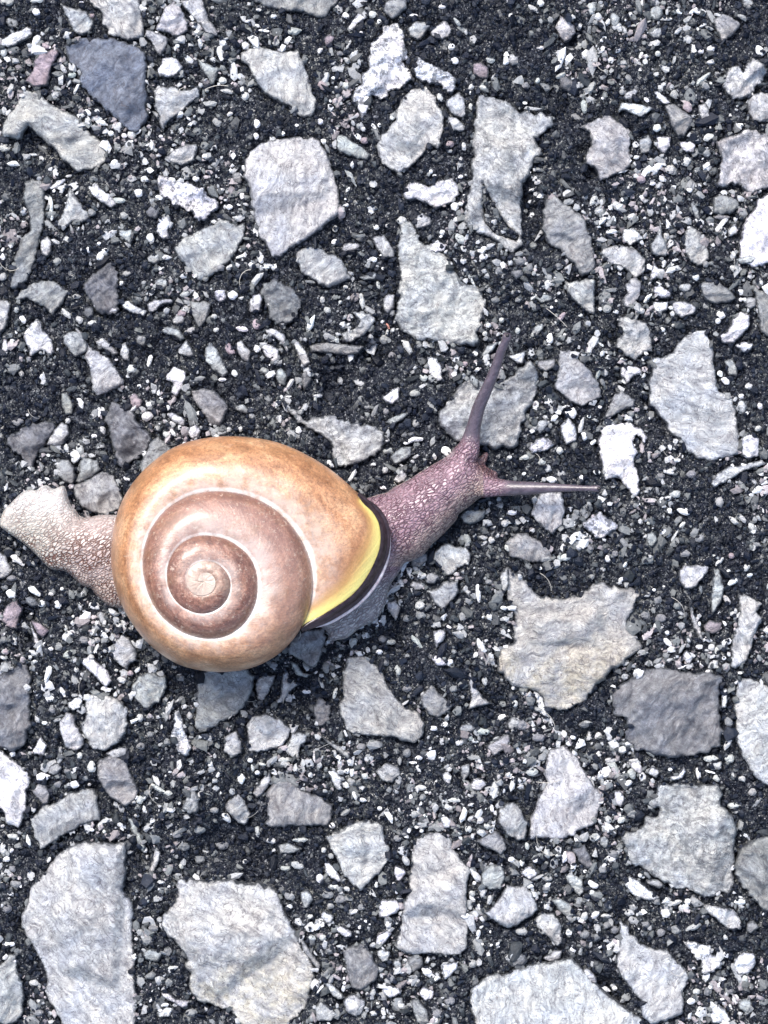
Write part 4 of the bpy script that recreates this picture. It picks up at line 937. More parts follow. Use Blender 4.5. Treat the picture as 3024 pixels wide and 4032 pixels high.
    bverts = sorted({v for e in bedges for v in e}); remap = {v: nv + i for i, v in enumerate(bverts)}
    sk = co[bverts].copy()
    cen = np.array([cx, cy])
    sk[:, :2] += (sk[:, :2] - cen) * 0.02; sk[:, 2] -= 70
    co = np.vstack([co, sk])
    # delaunay faces run counter-clockwise in (x right, y down): flip for y up
    faces = [tuple(f)[::-1] for f in fs] + [(a, b, remap[b], remap[a]) for a, b in bedges]
    e = np.concatenate([np.clip(D / 40, 0, 1), np.zeros(len(bverts))])
    return co, faces, e, size

def tint_of(cls, seed):
    rnd = np.random.default_rng(seed + 99)
    c = np.array(TINT[cls]) * rnd.uniform(0.86, 1.12) * (1 + rnd.normal(0, 0.012, 3))
    return np.clip(c, 0.01, 0.92)

def area(p):
    p = np.asarray(p)
    return abs(0.5 * float(np.sum(p[:, 0] * np.roll(p[:, 1], -1) - p[:, 1] * np.roll(p[:, 0], -1))))

items.sort(key=lambda it: -area(it[2]))
STONE_LABELS = {'T': 'stone buried under black tar', 'S': 'blue grey slate like stone', 'Y': 'pale stone stained yellow', 'R': 'tiny brick red chip', 'V': 'crumbling white crust of stone'}
LIMIT = 298
acc_co, acc_f, acc_tint, acc_n = [], [], [], 0
for i, (cls, hh, poly) in enumerate(items):
    co, faces, e, size = stone_geometry(poly, hh * 0.72, cls, i + 1, 1.0 if i < LIMIT else 1.4)
    tint = tint_of(cls, i)
    if i < LIMIT:
        # origin at the stone's foot
        c0 = np.array([co[:, 0].mean(), co[:, 1].mean()])
        org = to_world(c0[0], c0[1], 0.0)
        o = make_mesh('stone', to_world(co[:, 0], co[:, 1], co[:, 2]) - org, faces, M_STONE, True,
                      {'edge': e, 'crust': np.full(len(co), CRUST.get(cls, 0.0)), 'stain': np.full(len(co), 0.0) if cls != 'Y' else np.clip((co[:, 1] - np.median(co[:, 1])) / (0.35 * size) + 0.35, 0, 1)}, {'tint': np.tile(tint, (len(co), 1))}, ground)
        o.location = org.tolist()
        if cls in STONE_LABELS: o['label'] = STONE_LABELS[cls]
    else:
        acc_co.append(to_world(co[:, 0], co[:, 1], co[:, 2]))
        acc_f += [tuple(v + acc_n for v in f) for f in faces]
        acc_tint.append(np.tile(tint, (len(co), 1))); acc_n += len(co)

# ---------------------------------------------------------------- grit: sharp sand and small chippings, joined into one part
def grit(n, mid=False):
    """low stones of 11 corners each; sizes follow a long tail"""
    global acc_n
    t = (1 + 5 ** 0.5) / 2
    ico = np.array([(-1, t, 0), (1, t, 0), (-1, -t, 0), (1, -t, 0), (0, -1, t), (0, 1, t), (0, -1, -t), (0, 1, -t), (t, 0, -1), (t, 0, 1), (-t, 0, -1), (-t, 0, 1)])
    ico /= np.linalg.norm(ico[0])
    tri = np.array([(0, 11, 5), (0, 5, 1), (0, 1, 7), (0, 7, 10), (0, 10, 11), (1, 5, 9), (5, 11, 4), (11, 10, 2), (10, 7, 6), (7, 1, 8),
                    (3, 9, 4), (3, 4, 2), (3, 2, 6), (3, 6, 8), (3, 8, 9), (4, 9, 5), (2, 4, 11), (6, 2, 10), (8, 6, 7), (9, 8, 1)])
    x = rng.uniform(-800, W + 800, n); y = rng.uniform(-800, H + 800, n)
    keep = np.ones(n, bool)
    far_ = (x < -120) | (x > W + 120) | (y < -120) | (y > H + 120)
    keep &= ~far_ | (rng.random(n) < 0.3)
    r = np.clip(rng.lognormal(math.log(6.2), 0.45, n), 2.8, 30)
    if mid: r = rng.uniform(9, 21, n) * rng.uniform(0.8, 1.2, n)
    r = np.where(far_, r * 1.5, r)
    outside = (x < -20) | (x > W + 20) | (y < -20) | (y > H + 20)
    r = np.where(outside & (rng.random(n) < 0.05), r * rng.uniform(2.0, 5.0, n), r)
    if mid: keep &= rng.random(n) < np.clip(0.5 + 2.0 * fbm(x, y, 230, 3, 77), 0.12, 1)
    for poly in traced:
        p = np.asarray(poly); lo, hi = p.min(0), p.max(0)
        m = (x > lo[0]) & (x < hi[0]) & (y > lo[1]) & (y < hi[1]) & keep
        k = np.where(m)[0]
        if not len(k): continue
        ins = in_poly(x[k], y[k], p)
        d = edge_dists(x[k], y[k], p).min(1)
        keep[k[(ins & (d > r[k] * 0.5)) | (~ins & (d < 9) & (r[k] > 5) & (rng.random(len(k)) < 0.6))]] = False
    for hp in HOLES: keep |= in_poly(x, y, hp)
    x, y, r = x[keep], y[keep], r[keep]; n = len(x)
    u = rng.random(n)
    cuts = np.array([0.34, 0.60, 0.76, 0.88, 0.955, 0.994, 1.0])
    pal = np.array([(0.004, 0.007, 0.017), (0.013, 0.018, 0.031), (0.042, 0.050, 0.058), (0.14, 0.15, 0.155), (0.35, 0.36, 0.37), (0.66, 0.67, 0.68), (0.34, 0.31, 0.32)])
    # the paler grains gather in loose drifts, as they do between the stones
    dens = np.clip(0.5 + 1.5 * fbm(x, y, 230, 3, 77), 0, 1)
    u = np.clip(u * (0.58 + 0.72 * dens), 0, 0.999)
    for px_, py_, pr, pd in PITS:                       # pale grit darkened in the hollows to paint in their shade
        u = np.where(((x - px_) ** 2 + (y - py_) ** 2 < (pr * 1.05) ** 2) & (u > 0.55), u * 0.62, u)
    ci = np.searchsorted(cuts, u)
    col = pal[ci] * rng.uniform(0.55, 1.25, (n, 1))
    if mid:
        mp_ = np.array([(0.10, 0.105, 0.11), (0.17, 0.18, 0.18), (0.25, 0.26, 0.265), (0.36, 0.37, 0.38), (0.56, 0.57, 0.58)])
        ci = np.minimum((rng.random(n) * (0.6 + 0.8 * dens) * 5).astype(int), 4); col = mp_[ci] * rng.uniform(0.75, 1.2, (n, 1)); ci = ci + 3
    pale = ci >= 3
    r = r if mid else np.where(pale, r * rng.lognormal(0.05, 0.42, n), r)
    r = np.minimum(r, 32)
    ax = rng.uniform(0.5, 1.2, (n, 1, 3)); ax[:, :, 0] *= rng.choice([1.0, 1.3, 1.8, 2.4], (n, 1), p=[.5, .3, .15, .05]); ax[:, :, 2] = rng.uniform(0.35, 0.8, (n, 1))
    P = ico[None] * ax * rng.uniform(0.55, 1.3, (n, 12, 1))
    a = rng.uniform(0, 2 * math.pi, n); b = rng.normal(0, 0.35, n)
    ca, sa, cb, sb = np.cos(a)[:, None], np.sin(a)[:, None], np.cos(b)[:, None], np.sin(b)[:, None]
    X = P[..., 0] * cb - P[..., 2] * sb; Z = P[..., 0] * sb + P[..., 2] * cb; Y = P[..., 1]
    X, Y = X * ca - Y * sa, X * sa + Y * ca
    base = ground_z(x, y) + np.where(pale, 4 - 0.30 * r + rng.uniform(-3, 5, n), rng.uniform(-4, 11, n))
    co = to_world(x[:, None] + X * r[:, None], y[:, None] + Y * r[:, None], base[:, None] + Z * r[:, None]).reshape(-1, 3)
    f = (tri[None, :, ::-1] + (np.arange(n) * 12)[:, None, None]).reshape(-1, 3)
    return co, f, np.repeat(col, 12, 0)

gco, gf, gt = grit(98000)
g2co, g2f, g2t = grit(15000, True)
gf = np.vstack([gf, g2f + len(gco)]); gco = np.vstack([gco, g2co]); gt = np.vstack([gt, g2t])
# stray plant fibres
fco, ffc, fn = [], [], 0
for _ in range(34):
    x0, y0 = rng.uniform(0, W), rng.uniform(0, H); a0 = rng.uniform(0, 6.28); L_ = rng.uniform(35, 110); cv = rng.normal(0, 1.3); m_ = 9
    for i in range(m_):
        t_ = i / (m_ - 1); a_ = a0 + cv * t_
        xx = x0 + L_ * t_ * math.cos(a_); yy = y0 + L_ * t_ * math.sin(a_)
        zz_ = float(ground_z(np.array(xx), np.array(yy))) + 20 + 8 * math.sin(3.14 * t_)
        for j in range(3):
            b_ = j * 2.094
            fco.append((xx - math.sin(a_) * 1.5 * math.cos(b_), yy + math.cos(a_) * 1.5 * math.cos(b_), zz_ + 1.5 * math.sin(b_)))
        if i:
            for j in range(3): ffc.append((fn + (i - 1) * 3 + j, fn + (i - 1) * 3 + (j + 1) % 3, fn + i * 3 + (j + 1) % 3, fn + i * 3 + j))
    fn += m_ * 3
fco = np.array(fco); ffc = [tuple(v + acc_n + len(gco) for v in f) for f in ffc]
gco_all = np.vstack([gco, to_world(fco[:, 0], fco[:, 1], fco[:, 2])]); gt = np.vstack([gt, np.tile((0.42, 0.40, 0.36), (len(fco), 1))])
all_co = np.vstack(acc_co + [gco_all]); all_t = np.vstack(acc_tint + [gt])
all_f = acc_f + [tuple(q) for q in (gf + acc_n).tolist()] + ffc
chippings = make_mesh('chippings', all_co, all_f, M_GRIT, False, None, {'tint': all_t}, ground)
chippings['kind'] = 'stuff'
print('stones', min(len(items), LIMIT), 'joined chips', max(0, len(items) - LIMIT), 'grit', len(gf) // 20)

# ---------------------------------------------------------------- the snail
snail = bpy.data.objects.new('snail', None)
scene.collection.objects.link(snail)
SN = to_world(900, 2240, 0.0)
snail.location = SN.tolist()
snail['label'] = 'brown lipped banded snail crawling over the asphalt with both eye stalks stretched out'
snail['category'] = 'snail'

def cat(points, closed=False, per=10):
    """Catmull-Rom through the points"""
    P = np.asarray(points, float); n = len(P); out = []
    for i in range(n if closed else n - 1):
        p0, p1, p2, p3 = (P[(i - 1) % n], P[i], P[(i + 1) % n], P[(i + 2) % n]) if closed else (P[max(i - 1, 0)], P[i], P[i + 1], P[min(i + 2, n - 1)])
        for j in range(per):
            t = j / per
            out.append(0.5 * ((2 * p1) + (-p0 + p2) * t + (2 * p0 - 5 * p1 + 4 * p2 - p3) * t * t + (-p0 + 3 * p1 - 3 * p2 + p3) * t ** 3))
    if not closed: out.append(P[-1])
    return np.array(out)

# body ---------------------------------------------------------
BODY = [(0, 2056), (14, 2013), (40, 1984), (83, 1942), (112, 1928), (145, 1930), (160, 1916), (188, 1910), (212, 1926), (246, 1911), (260, 1922), (270, 1960), (282, 1992),
        (300, 2008), (316, 2031), (344, 2038), (390, 2028), (463, 2027), (700, 2030), (1000, 2000), (1300, 1990), (1447, 1960), (1490, 1946), (1523, 1939),
        (1552, 1917), (1610, 1888), (1653, 1859), (1707, 1827), (1762, 1794), (1800, 1752), (1845, 1735), (1880, 1768), (1880, 1800), (1905, 1832), (1935, 1856),
        (1966, 1884), (2000, 1895), (2000, 1944), (1913, 1953), (1885, 1964), (1845, 1997), (1805, 2025), (1798, 2047), (1744, 2105), (1700, 2145), (1671, 2181),
        (1631, 2206), (1595, 2216), (1582, 2237), (1557, 2275), (1532, 2313), (1523, 2364), (1506, 2406), (1477, 2444), (1422, 2470), (1367, 2512), (1329, 2520),
        (1291, 2524), (1283, 2482), (1150, 2430), (900, 2450), (600, 2430), (474, 2396), (434, 2389), (398, 2362), (376, 2340), (360, 2318), (325, 2306),
        (300, 2284), (260, 2251), (199, 2240), (163, 2206), (108, 2152), (36, 2100), (4, 2076)]

def skin_dome(poly, z0, seedstep=9.0):
    p = cat(poly, True, 4)
    lo, hi = p.min(0), p.max(0)
    qx, qy = np.meshgrid(np.arange(lo[0], hi[0], seedstep), np.arange(lo[1], hi[1], seedstep))
    qx, qy = qx.ravel(), qy.ravel()
    k = in_poly(qx, qy, p); qx, qy = qx[k], qy[k]
    dm = edge_dists(qx, qy, p).min(1); k = dm > 4; qx, qy = qx[k], qy[k]
    X = np.concatenate([p[:, 0], qx]); Y = np.concatenate([p[:, 1], qy]); n = len(p)
    vs, es, fs, *_ = delaunay_2d_cdt([Vector((a, b)) for a, b in zip(X, Y)], [(i, (i + 1) % n) for i in range(n)], [], 1, 1e-4)
    V = np.array([(v[0], v[1]) for v in vs]); X, Y = V[:, 0], V[:, 1]
    D = edge_dists(X, Y, p).min(1)
    return X, Y, D, [tuple(f) for f in fs]

X, Y, D, fs = skin_dome(BODY, 0)
# arch of the back: a thin frill at the sole, a full round back in the middle, low at the tail tip
Hh = np.interp(X, [0, 120, 300, 480, 1300, 1480, 1600, 1750, 1850, 1950], [14, 40, 88, 130, 150, 150, 165, 160, 135, 90])
Ww = np.interp(X, [0, 120, 300, 480, 1300, 1480, 1600, 1750, 1850, 1950], [70, 120, 135, 170, 200, 150, 140, 118, 90, 34])
low = (X > 1200) & (Y > 2215 + (1600 - X) * 0.35)      # mantle skirt below the lip
tt = np.clip((Y - 2215 - (1600 - X) * 0.35) / 70, 0, 1) * (X > 1200)
Hh = Hh * (1 - 0.45 * tt)
t = np.clip(D / Ww, 0, 1)
Z = Hh * np.sqrt(1 - (1 - t) ** 2) * 0.86 + np.clip(D / 10, 0, 1) * 14
gz = ground_z(X, Y)
Zt = Z + 16 + 0.25 * gz
Zb = np.minimum(Zt - 2, 2 + 0.25 * gz)
n = len(X)
co = np.vstack([np.stack([X, Y, Zt], 1), np.stack([X, Y, Zb], 1)])
ec = {}
for f in fs:
    for i in range(3):
        a, b = f[i], f[(i + 1) % 3]; ec.setdefault((min(a, b), max(a, b)), []).append((a, b))
be = [v[0] for v in ec.values() if len(v) == 1]
faces = [f[::-1] for f in fs] + [tuple(v + n for v in f) for f in fs] + [(a, b, b + n, a + n) for a, b in be]
parts_co, parts_f, base = [co], list(faces), len(co)

def tube(points, radii, seg=20):
    """closed round tube with domed ends in frame units (x, y, z)"""
    global base
    P = cat([(*p, r) for p, r in zip(points, radii)], False, 10)
    C, R = P[:, :3], P[:, 3]
    Tn = np.gradient(C, axis=0); Tn /= np.linalg.norm(Tn, axis=1)[:, None]
    up = np.array([0, 0, 1.0]); A = np.cross(Tn, up); A /= np.linalg.norm(A, axis=1)[:, None]; B = np.cross(A, Tn)
    th = np.linspace(0, 2 * math.pi, seg, endpoint=False)
    rings = C[:, None] + R[:, None, None] * (np.cos(th)[None, :, None] * A[:, None] + np.sin(th)[None, :, None] * B[:, None])
    # rounded tip
    caps = []
    for q in (35, 65, 85):
        a = math.radians(q)
        caps.append(C[-1] + Tn[-1] * R[-1] * math.sin(a) + (rings[-1] - C[-1]) * math.cos(a))
    rings = np.vstack([rings, np.array(caps)])
    m = len(rings); co = rings.reshape(-1, 3)
    fcs = []
    for i in range(m - 1):
        for j in range(seg):
            a, b2 = i * seg + j, i * seg + (j + 1) % seg
            fcs.append((a, a + seg, b2 + seg, b2))
    fcs.append(tuple(range(seg))); fcs.append(tuple((m - 1) * seg + j for j in range(seg))[::-1])
    return co, fcs

for pts, rad in (
    ([(1800, 1850, 80), (1836, 1790, 92), (1852, 1735, 104), (1863, 1683, 118), (1881, 1612, 142), (1907, 1550, 164), (1930, 1498, 186), (1952, 1438, 208), (1969, 1387, 226), (1983, 1356, 238), (1990, 1336, 244)],
     [46, 48, 37, 29, 26, 24, 22, 20, 18, 17, 20]),
    ([(1830, 1905, 78), (1900, 1918, 88), (1960, 1921, 98), (2030, 1923, 112), (2090, 1923, 128), (2140, 1922, 142), (2192, 1922, 156), (2250, 1923, 170), (2310, 1924, 182), (2345, 1925, 188)],
     [52, 42, 34, 29, 26, 21, 17, 14, 12, 15]),
    ([(1880, 1850, 50), (1915, 1862, 44), (1946, 1868, 36)], [34, 22, 14]),          # the two short lower feelers
    ([(1870, 1830, 50), (1898, 1812, 44), (1912, 1792, 38)], [30, 18, 12])):
    c_, f_ = tube(pts, rad)
    parts_co.append(c_); parts_f += [tuple(v + base for v in f) for f in f_]; base += len(c_)
bc = np.vstack(parts_co)
tmp = make_mesh('tmp_body', np.stack([bc[:, 0] - 900, 2240 - bc[:, 1], bc[:, 2]], 1) * 0.01, parts_f, M_SKIN)
rm = tmp.modifiers.new('remesh', 'REMESH'); rm.mode = 'VOXEL'; rm.voxel_size = 0.055
sm = tmp.modifiers.new('smooth', 'SMOOTH'); sm.factor = 0.5; sm.iterations = 4
dg = bpy.context.evaluated_depsgraph_get(); dg.update()
me = bpy.data.meshes.new_from_object(tmp.evaluated_get(dg))
bpy.data.objects.remove(tmp, do_unlink=True)
nv = len(me.vertices); cc = np.empty(nv * 3, np.float32); me.vertices.foreach_get('co', cc); cc = cc.reshape(-1, 3) * 100.0   # frame units about the origin
px, py, pz = cc[:, 0] + 900, 2240 - cc[:, 1], cc[:, 2]
me.vertices.foreach_set('co', (cc * S).astype(np.float32).ravel())
me.polygons.foreach_set('use_smooth', np.ones(len(me.polygons), bool))
# skin pigment: cream tail, pink middle, purple brown neck, grey violet stalks, pale sole edge
def lerp(a, b, t): return np.asarray(a)[None] * (1 - t[:, None]) + np.asarray(b)[None] * t[:, None]
def ss(a, b, v): q = np.clip((v - a) / (b - a), 0, 1); return q * q * (3 - 2 * q)
cream, pink, plum, viol, sole, tan = (0.46, 0.44, 0.375), (0.41, 0.34, 0.315), (0.29, 0.19, 0.225), (0.085, 0.070, 0.088), (0.40, 0.385, 0.375), (0.42, 0.33, 0.25)
white = (0.50, 0.50, 0.475)
col = lerp(cream, pink, ss(120, 380, px))
col = col * (1 - ss(2090, 1950, py)[:, None] * (px < 700)[:, None]) + np.array(white)[None] * (ss(2090, 1950, py) * (px < 700))[:, None] if True else col
q = ss(2230, 2330, py) * (px < 700); col = col * (1 - 0.5 * q[:, None]) + np.array(tan)[None] * 0.5 * q[:, None]
col = np.where((px > 900)[:, None], lerp(plum, plum, px * 0), col)
lowside = ss(0, 60, (py - 2216 + (px - 1600) * 1.05 + 60))          # lower flank of the neck towards the sole
q = ss(-70, 40, (px - 1620) * 0.72 + (py - 2205) * 0.72 + 35) * (px > 1400) * (px < 1900) * (py < 2230)
col = col * (1 - 0.75 * q[:, None]) + np.array(tan)[None] * 0.75 * q[:, None]
q = ss(2225, 2300, py + (px - 1560) * 0.5) * (px > 1100); col = col * (1 - q[:, None]) + np.array(sole)[None] * q[:, None]
stalk = np.maximum(ss(1775, 1700, py) * (px > 1700), ss(1930, 2020, px))
col = col * (1 - stalk[:, None]) + np.array(viol)[None] * stalk[:, None]
mouth = ss(85, 35, np.hypot(px - 1912, py - 1828)) * ss(135, 100, pz)
col = col * (1 - 0.8 * mouth[:, None]) + np.array((0.13, 0.075, 0.065))[None] * 0.8 * mouth[:, None]
frill = ss(46, 24, pz) * (px > 1300) * (1 - stalk); col = col * (1 - 0.6 * frill[:, None]) + np.array((0.50, 0.45, 0.38))[None] * 0.6 * frill[:, None]
groove = lerp((0.13, 0.062, 0.045), (0.075, 0.028, 0.045), ss(600, 1500, px))
q = ss(2225, 2300, py + (px - 1560) * 0.5) * (px > 1100); groove = groove * (1 - q[:, None]) + np.array((0.16, 0.13, 0.15))[None] * q[:, None]
net = np.where(px < 500, 0.6 + 0.7 * ss(2070, 2170, py), 1.0) * (1 - stalk) * (1 - 0.40 * ss(2060, 1990, py + (300 - px) * 0.35) * (px < 420)) * np.where(px < 200, ss(-40, 90, px), 1.0)
for nm, arr in (('tint', col), ('groove', groove)):
    a = me.attributes.new(nm, 'FLOAT_COLOR', 'POINT'); c4 = np.ones((nv, 4), np.float32); c4[:, :3] = arr; a.data.foreach_set('color', c4.ravel())
a = me.attributes.new('net', 'FLOAT', 'POINT'); a.data.foreach_set('value', net.astype(np.float32))
me.name = 'body'
me.materials.clear(); me.materials.append(M_SKIN)
body = bpy.data.objects.new('body', me); scene.collection.objects.link(body); body.parent = snail


def sphere_part(name, c, r, mat, parent):
    co, f = [], []
    for i in range(9):
        a = math.pi * i / 8
        for j in range(12):
            b_ = 2 * math.pi * j / 12
            co.append((c[0] + r * math.sin(a) * math.cos(b_), c[1] + r * math.sin(a) * math.sin(b_), c[2] + r * math.cos(a)))
    for i in range(8):
        for j in range(12):
            f.append((i * 12 + j, i * 12 + (j + 1) % 12, (i + 1) * 12 + (j + 1) % 12, (i + 1) * 12 + j))
    co = np.array(co)
    return make_mesh(name, to_world(co[:, 0], co[:, 1], co[:, 2]) - SN, np.array(f), mat, True, None, None, parent)
for c in ((1991, 1330, 260), (2350, 1925, 199)):
    sphere_part('eye', c, 8, m_eye, snail)

# shell --------------------------------------------------------
AP = np.array((802.0, 2290.0))
SPIRAL = [(1188, 2478), (1304, 2435), (1398, 2373), (1463, 2301), (1510, 2214), (1528, 2142), (1521, 2062), (1485, 2004), (1434, 1968), (1376, 1913), (1304, 1850), (1196, 1786), (1123, 1751),
          (1015, 1726), (906, 1718), (798, 1726), (689, 1757), (617, 1806), (545, 1873), (480, 1973), (447, 2084), (439, 2156), (443, 2265), (472, 2362),
          (530, 2467), (617, 2561), (689, 2610), (798, 2640), (900, 2645), (990, 2630), (1087, 2583), (1150, 2525), (1188, 2467), (1214, 2409), (1232, 2301), (1214, 2185),
          (1167, 2096), (1087, 2010), (979, 1953), (870, 1935), (762, 1946), (675, 1990), (603, 2068), (566, 2171), (568, 2279), (600, 2373), (675, 2460),
          (762, 2504), (863, 2511), (950, 2465), (1000, 2388), (1013, 2301), (995, 2214), (935, 2149), (848, 2113), (776, 2111), (711, 2142), (668, 2205),
          (658, 2279), (682, 2352), (740, 2401), (805, 2415), (863, 2392), (899, 2344), (905, 2287), (875, 2235), (815, 2210), (757, 2228), (733, 2279),
          (748, 2325), (795, 2345), (838, 2325), (848, 2285), (822, 2256), (790, 2262), (780, 2290)]
sp = np.array(SPIRAL, float) - AP
ang = np.unwrap(np.arctan2(-sp[:, 1], sp[:, 0]))                # grows from the lip inwards (counter-clockwise seen from above)
rad = np.hypot(sp[:, 0], sp[:, 1])
ok = np.concatenate([[True], np.diff(ang) > 0.02])
for _ in range(3):
    ok = np.concatenate([[True], np.diff(ang) > 0.02]); ang, rad = ang[ok], rad[ok]
uu = (ang - ang[0]) / (2 * math.pi)                              # turns from the lower lip corner
UMAX = uu[-1]
fine_u = np.linspace(0, UMAX, 1400)
rr_ = np.interp(fine_u, uu, rad)
ker = np.hanning(17); ker /= ker.sum()
rpad = np.concatenate([np.full(8, rr_[0]), rr_, np.full(8, rr_[-1])])
rr_ = np.convolve(rpad, ker, 'valid')
print('UMAX', UMAX)
def E(u): return np.interp(u, fine_u, rr_, right=0.0) * np.where(u > UMAX, 0, 1)
ZU = [0, 0.07, 0.15, 0.30, 0.5, 0.7, 0.85, 1.0, 1.2, 1.5, 2.0, 2.5, 3.0, 3.5, 4.0, 6]
ZZ = [335, 268, 225, 205, 200, 215, 260, 335, 378, 402, 446, 476, 497, 512, 520, 524]
def Ez(u): return np.interp(u, ZU, ZZ)
def profile(s, u):
    """height between the inner suture (s=0) and the outer edge (s=1)"""
    k = np.interp(u, [0, 0.15, 0.3, 1.0, 1.5, 3], [0.75, 0.60, 0.52, 0.62, 0.78, 0.85])
    return (1 - s ** 2.15) ** k
def surf(u, s):
    ro, ri = E(u), E(u + 1)
    zo, zi = Ez(u), Ez(u + 1)
    r = ri + (ro - ri) * s
    w = ro - ri
    z = zo + (zi - 4 - zo) * profile(s, u) + w * 0.30 * s ** 0.8 * (1 - s) ** 0.9 * np.interp(u, [0, .2, 1, 2.5, 4], [0.75, 1.0, 0.95, 0.75, 0.4])
    th = ang[0] + 2 * math.pi * u
    return AP[0] + r * np.cos(th), AP[1] - r * np.sin(th), z

def unproj(x, y, z):
    """what stands higher shows larger: put the traced point at its true place"""
    f = 1 - z * S / DIST
    return to_world(W / 2 + (x - W / 2) * f, H / 2 + (y - H / 2) * f, z) - SN

lipc = cat([(1188, 2478), (1304, 2435), (1398, 2373), (1463, 2301), (1510, 2214), (1528, 2142), (1521, 2062), (1485, 2004), (1434, 1968)], False, 20)
NU = 760; NS = 30
us = np.linspace(0.004, UMAX - 0.02, NU)
ss_ = np.sin(np.linspace(0, math.pi / 2, NS)); ss_ = 0.35 * np.linspace(0, 1, NS) + 0.65 * ss_
Ug, Sg = np.meshgrid(us, ss_, indexing='ij')
x, y, z = surf(Ug, Sg)
# irregular growth: shallow dents and swellings
z = z + (3.5 * fbm(x, y, 90, 3, 55) + 5 * fbm(Ug * 900, Sg * 60, 40, 2, 57) * 0.5) * (1 - Sg ** 6) * np.clip(Sg * 8, 0, 1)
verts = unproj(x.ravel(), y.ravel(), z.ravel())
g_ = np.arange(NU * NS).reshape(NU, NS)
f1 = np.stack([g_[:-1, :-1], g_[:-1, 1:], g_[1:, 1:], g_[1:, :-1]], -1).reshape(-1, 4)
lipd = np.min(np.hypot(x.ravel()[:, None] - lipc[None, ::3, 0], y.ravel()[:, None] - lipc[None, ::3, 1]), axis=1)
lipd = np.where(Ug.ravel() < 0.45, lipd, 999)
dl = np.hypot(x.ravel()[:, None] - lipc[None, ::3, 0], y.ravel()[:, None] - lipc[None, ::3, 1])
al = np.argmin(dl, axis=1) / dl.shape[1]                 # place along the lip, lower corner to upper end
lipd = lipd / np.interp(al, [0, .15, .4, .6, .75, .9, 1.0], [44, 62, 70, 64, 50, 32, 18]) * 180.0
att = {'turn': np.clip((Ug.ravel()) / UMAX, 0, 1), 'across': Sg.ravel(), 'lip_distance': lipd / 900.0}
V_all, F_all = [verts], [f1]
# under side of the last whorl
NB = 16
ub = np.linspace(0.004, 0.99, 260); bb = np.linspace(0, 1, NB)
Ub, Bb = np.meshgrid(ub, bb, indexing='ij')
ro, zo = E(Ub), Ez(Ub)
phi = Bb * math.pi * 0.5
r = ro * (0.42 + 0.58 * np.cos(phi) ** 0.9)
zb = np.interp(Ub, [0, 0.08, 0.2, 0.93], [150, 95, 28, 28])
z = zo + (zb - zo) * np.sin(phi)
th = ang[0] + 2 * math.pi * Ub
xb, yb = AP[0] + 40 + (r * np.cos(th)) - 40 * np.cos(phi), AP[1] - r * np.sin(th)
V_all.append(unproj(xb.ravel(), yb.ravel(), z.ravel()))
g2 = np.arange(260 * NB).reshape(260, NB) + NU * NS
F_all.append(np.stack([g2[:-1, :-1], g2[:-1, 1:], g2[1:, 1:], g2[1:, :-1]], -1).reshape(-1, 4))
att['turn'] = np.concatenate([att['turn'], Ub.ravel() / UMAX]); att['across'] = np.concatenate([att['across'], np.full(Ub.size, 1.0)])
att['lip_distance'] = np.concatenate([att['lip_distance'], np.full(Ub.size, 1.0)])
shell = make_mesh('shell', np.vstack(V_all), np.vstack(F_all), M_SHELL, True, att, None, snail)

# dark lip: a ribbon lying on the last millimetre of the shell, rolled over its edge
def shell_top(x, y):
    """height of the outer whorl above a point near the lip"""
    dx, dy = x - AP[0], AP[1] - y
    th = np.arctan2(dy, dx); u = ((th - ang[0]) / (2 * math.pi)) % 1.0
    u = np.where(u > 0.8, 0.0, u)
    r = np.hypot(dx, dy); ro, ri = E(u), E(u + 1)
    s = np.clip((r - ri) / np.maximum(ro - ri, 1e-3), 0.0, 1.0)
    return surf(u, s)[2]
L = cat([(1186, 2480), (1240, 2462), (1304, 2435), (1398, 2373), (1463, 2301), (1510, 2214), (1528, 2142), (1521, 2062), (1485, 2004), (1440, 1971), (1410, 1944)], False, 14)
tn = np.gradient(L, axis=0); tn /= np.linalg.norm(tn, axis=1)[:, None]
inn = np.stack([tn[:, 1], -tn[:, 0]], 1)
inn *= np.sign(((np.array((1250.0, 2200.0)) - L) * inn).sum(1))[:, None]
along = np.linspace(0, 1, len(L))
wid = np.interp(along, [0, 0.06, 0.2, 0.5, 0.7, 0.85, 1.0], [8, 21, 30, 33, 29, 19, 5])
rows = []
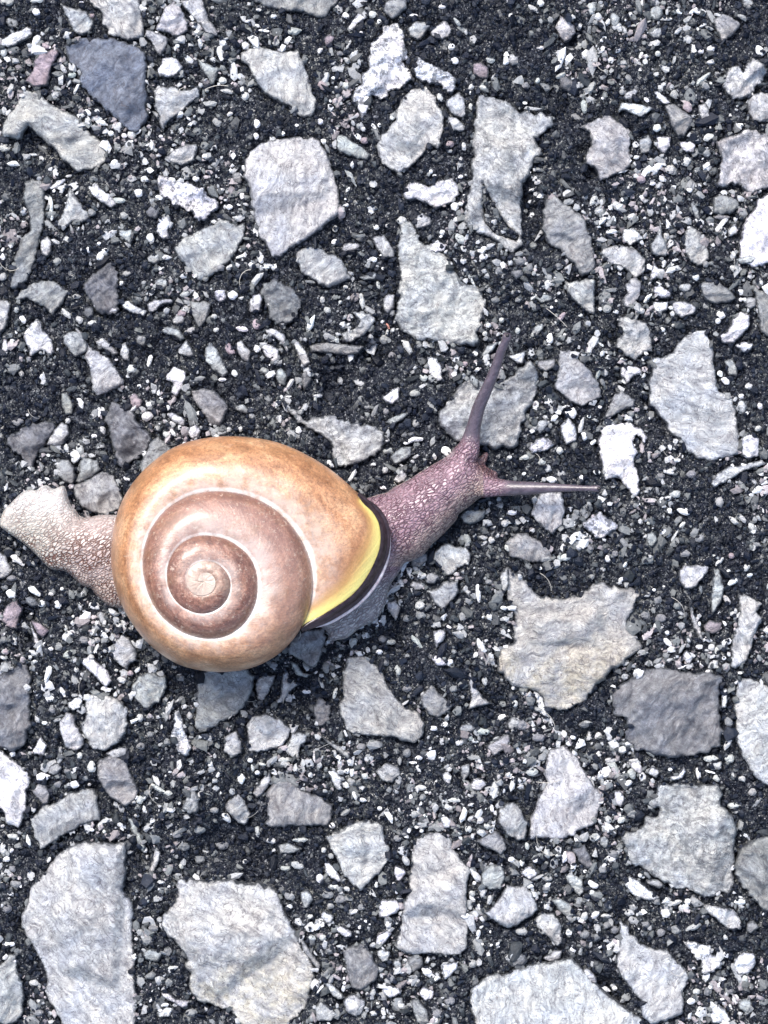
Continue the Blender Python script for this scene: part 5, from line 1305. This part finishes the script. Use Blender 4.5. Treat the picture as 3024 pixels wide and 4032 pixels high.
for k in np.linspace(1, 0, 10):
    p = L + inn * (wid * k)[:, None]
    pr = L + inn * np.maximum(wid * k, 3)[:, None]
    zt = shell_top(pr[:, 0], pr[:, 1]) + 3.0 + 5.0 * math.sin(math.pi * min(1, (1 - k) * 1.0))
    rows.append(np.stack([p[:, 0], p[:, 1], zt], 1))
edge = rows[-1]
for a in (25, 50, 75, 95, 130, 160):
    A_ = math.radians(a)
    rows.append(np.stack([edge[:, 0] - inn[:, 0] * 9 * math.sin(A_), edge[:, 1] - inn[:, 1] * 9 * math.sin(A_), edge[:, 2] - 14 * (1 - math.cos(A_))], 1))
R_ = np.array(rows); nr_, nc_ = R_.shape[:2]
gi = np.arange(nr_ * nc_).reshape(nr_, nc_)
lf = np.stack([gi[:-1, :-1], gi[:-1, 1:], gi[1:, 1:], gi[1:, :-1]], -1).reshape(-1, 4)
P = R_.reshape(-1, 3)
lip = make_mesh('lip', unproj(P[:, 0], P[:, 1], P[:, 2]), lf, M_LIP, True, None, None, shell)
# pale mantle collar showing under the lip
m0, m1 = int(len(L) * 0.10), int(len(L) * 0.80)
Lm = L[m0:m1]; im = inn[m0:m1]; zz = shell_top((Lm + im * 3)[:, 0], (Lm + im * 3)[:, 1]) - 26
rr2 = np.interp(np.linspace(0, 1, len(Lm)), [0, .15, .5, .8, 1], [5, 13, 15, 10, 4])
th = np.linspace(0, 2 * math.pi, 12, endpoint=False)
of = np.interp(np.linspace(0, 1, len(Lm)), [0, .5, .65, 1], [6, 7, 1, -4])
ctr = np.stack([Lm[:, 0] - im[:, 0] * of, Lm[:, 1] - im[:, 1] * of, zz], 1)
ring = ctr[:, None] + rr2[:, None, None] * (np.cos(th)[None, :, None] * np.concatenate([im, np.zeros((len(im), 1))], 1)[:, None] + np.sin(th)[None, :, None] * np.array((0, 0, 1.0))[None, None])
gi = np.arange(len(Lm) * 12).reshape(len(Lm), 12); gj = np.roll(gi, -1, 1)
mf = np.stack([gi[:-1], gj[:-1], gj[1:], gi[1:]], -1).reshape(-1, 4)
P = ring.reshape(-1, 3)
make_mesh('mantle_collar', unproj(P[:, 0], P[:, 1], P[:, 2]), mf, M_RIM, True, None, None, snail)
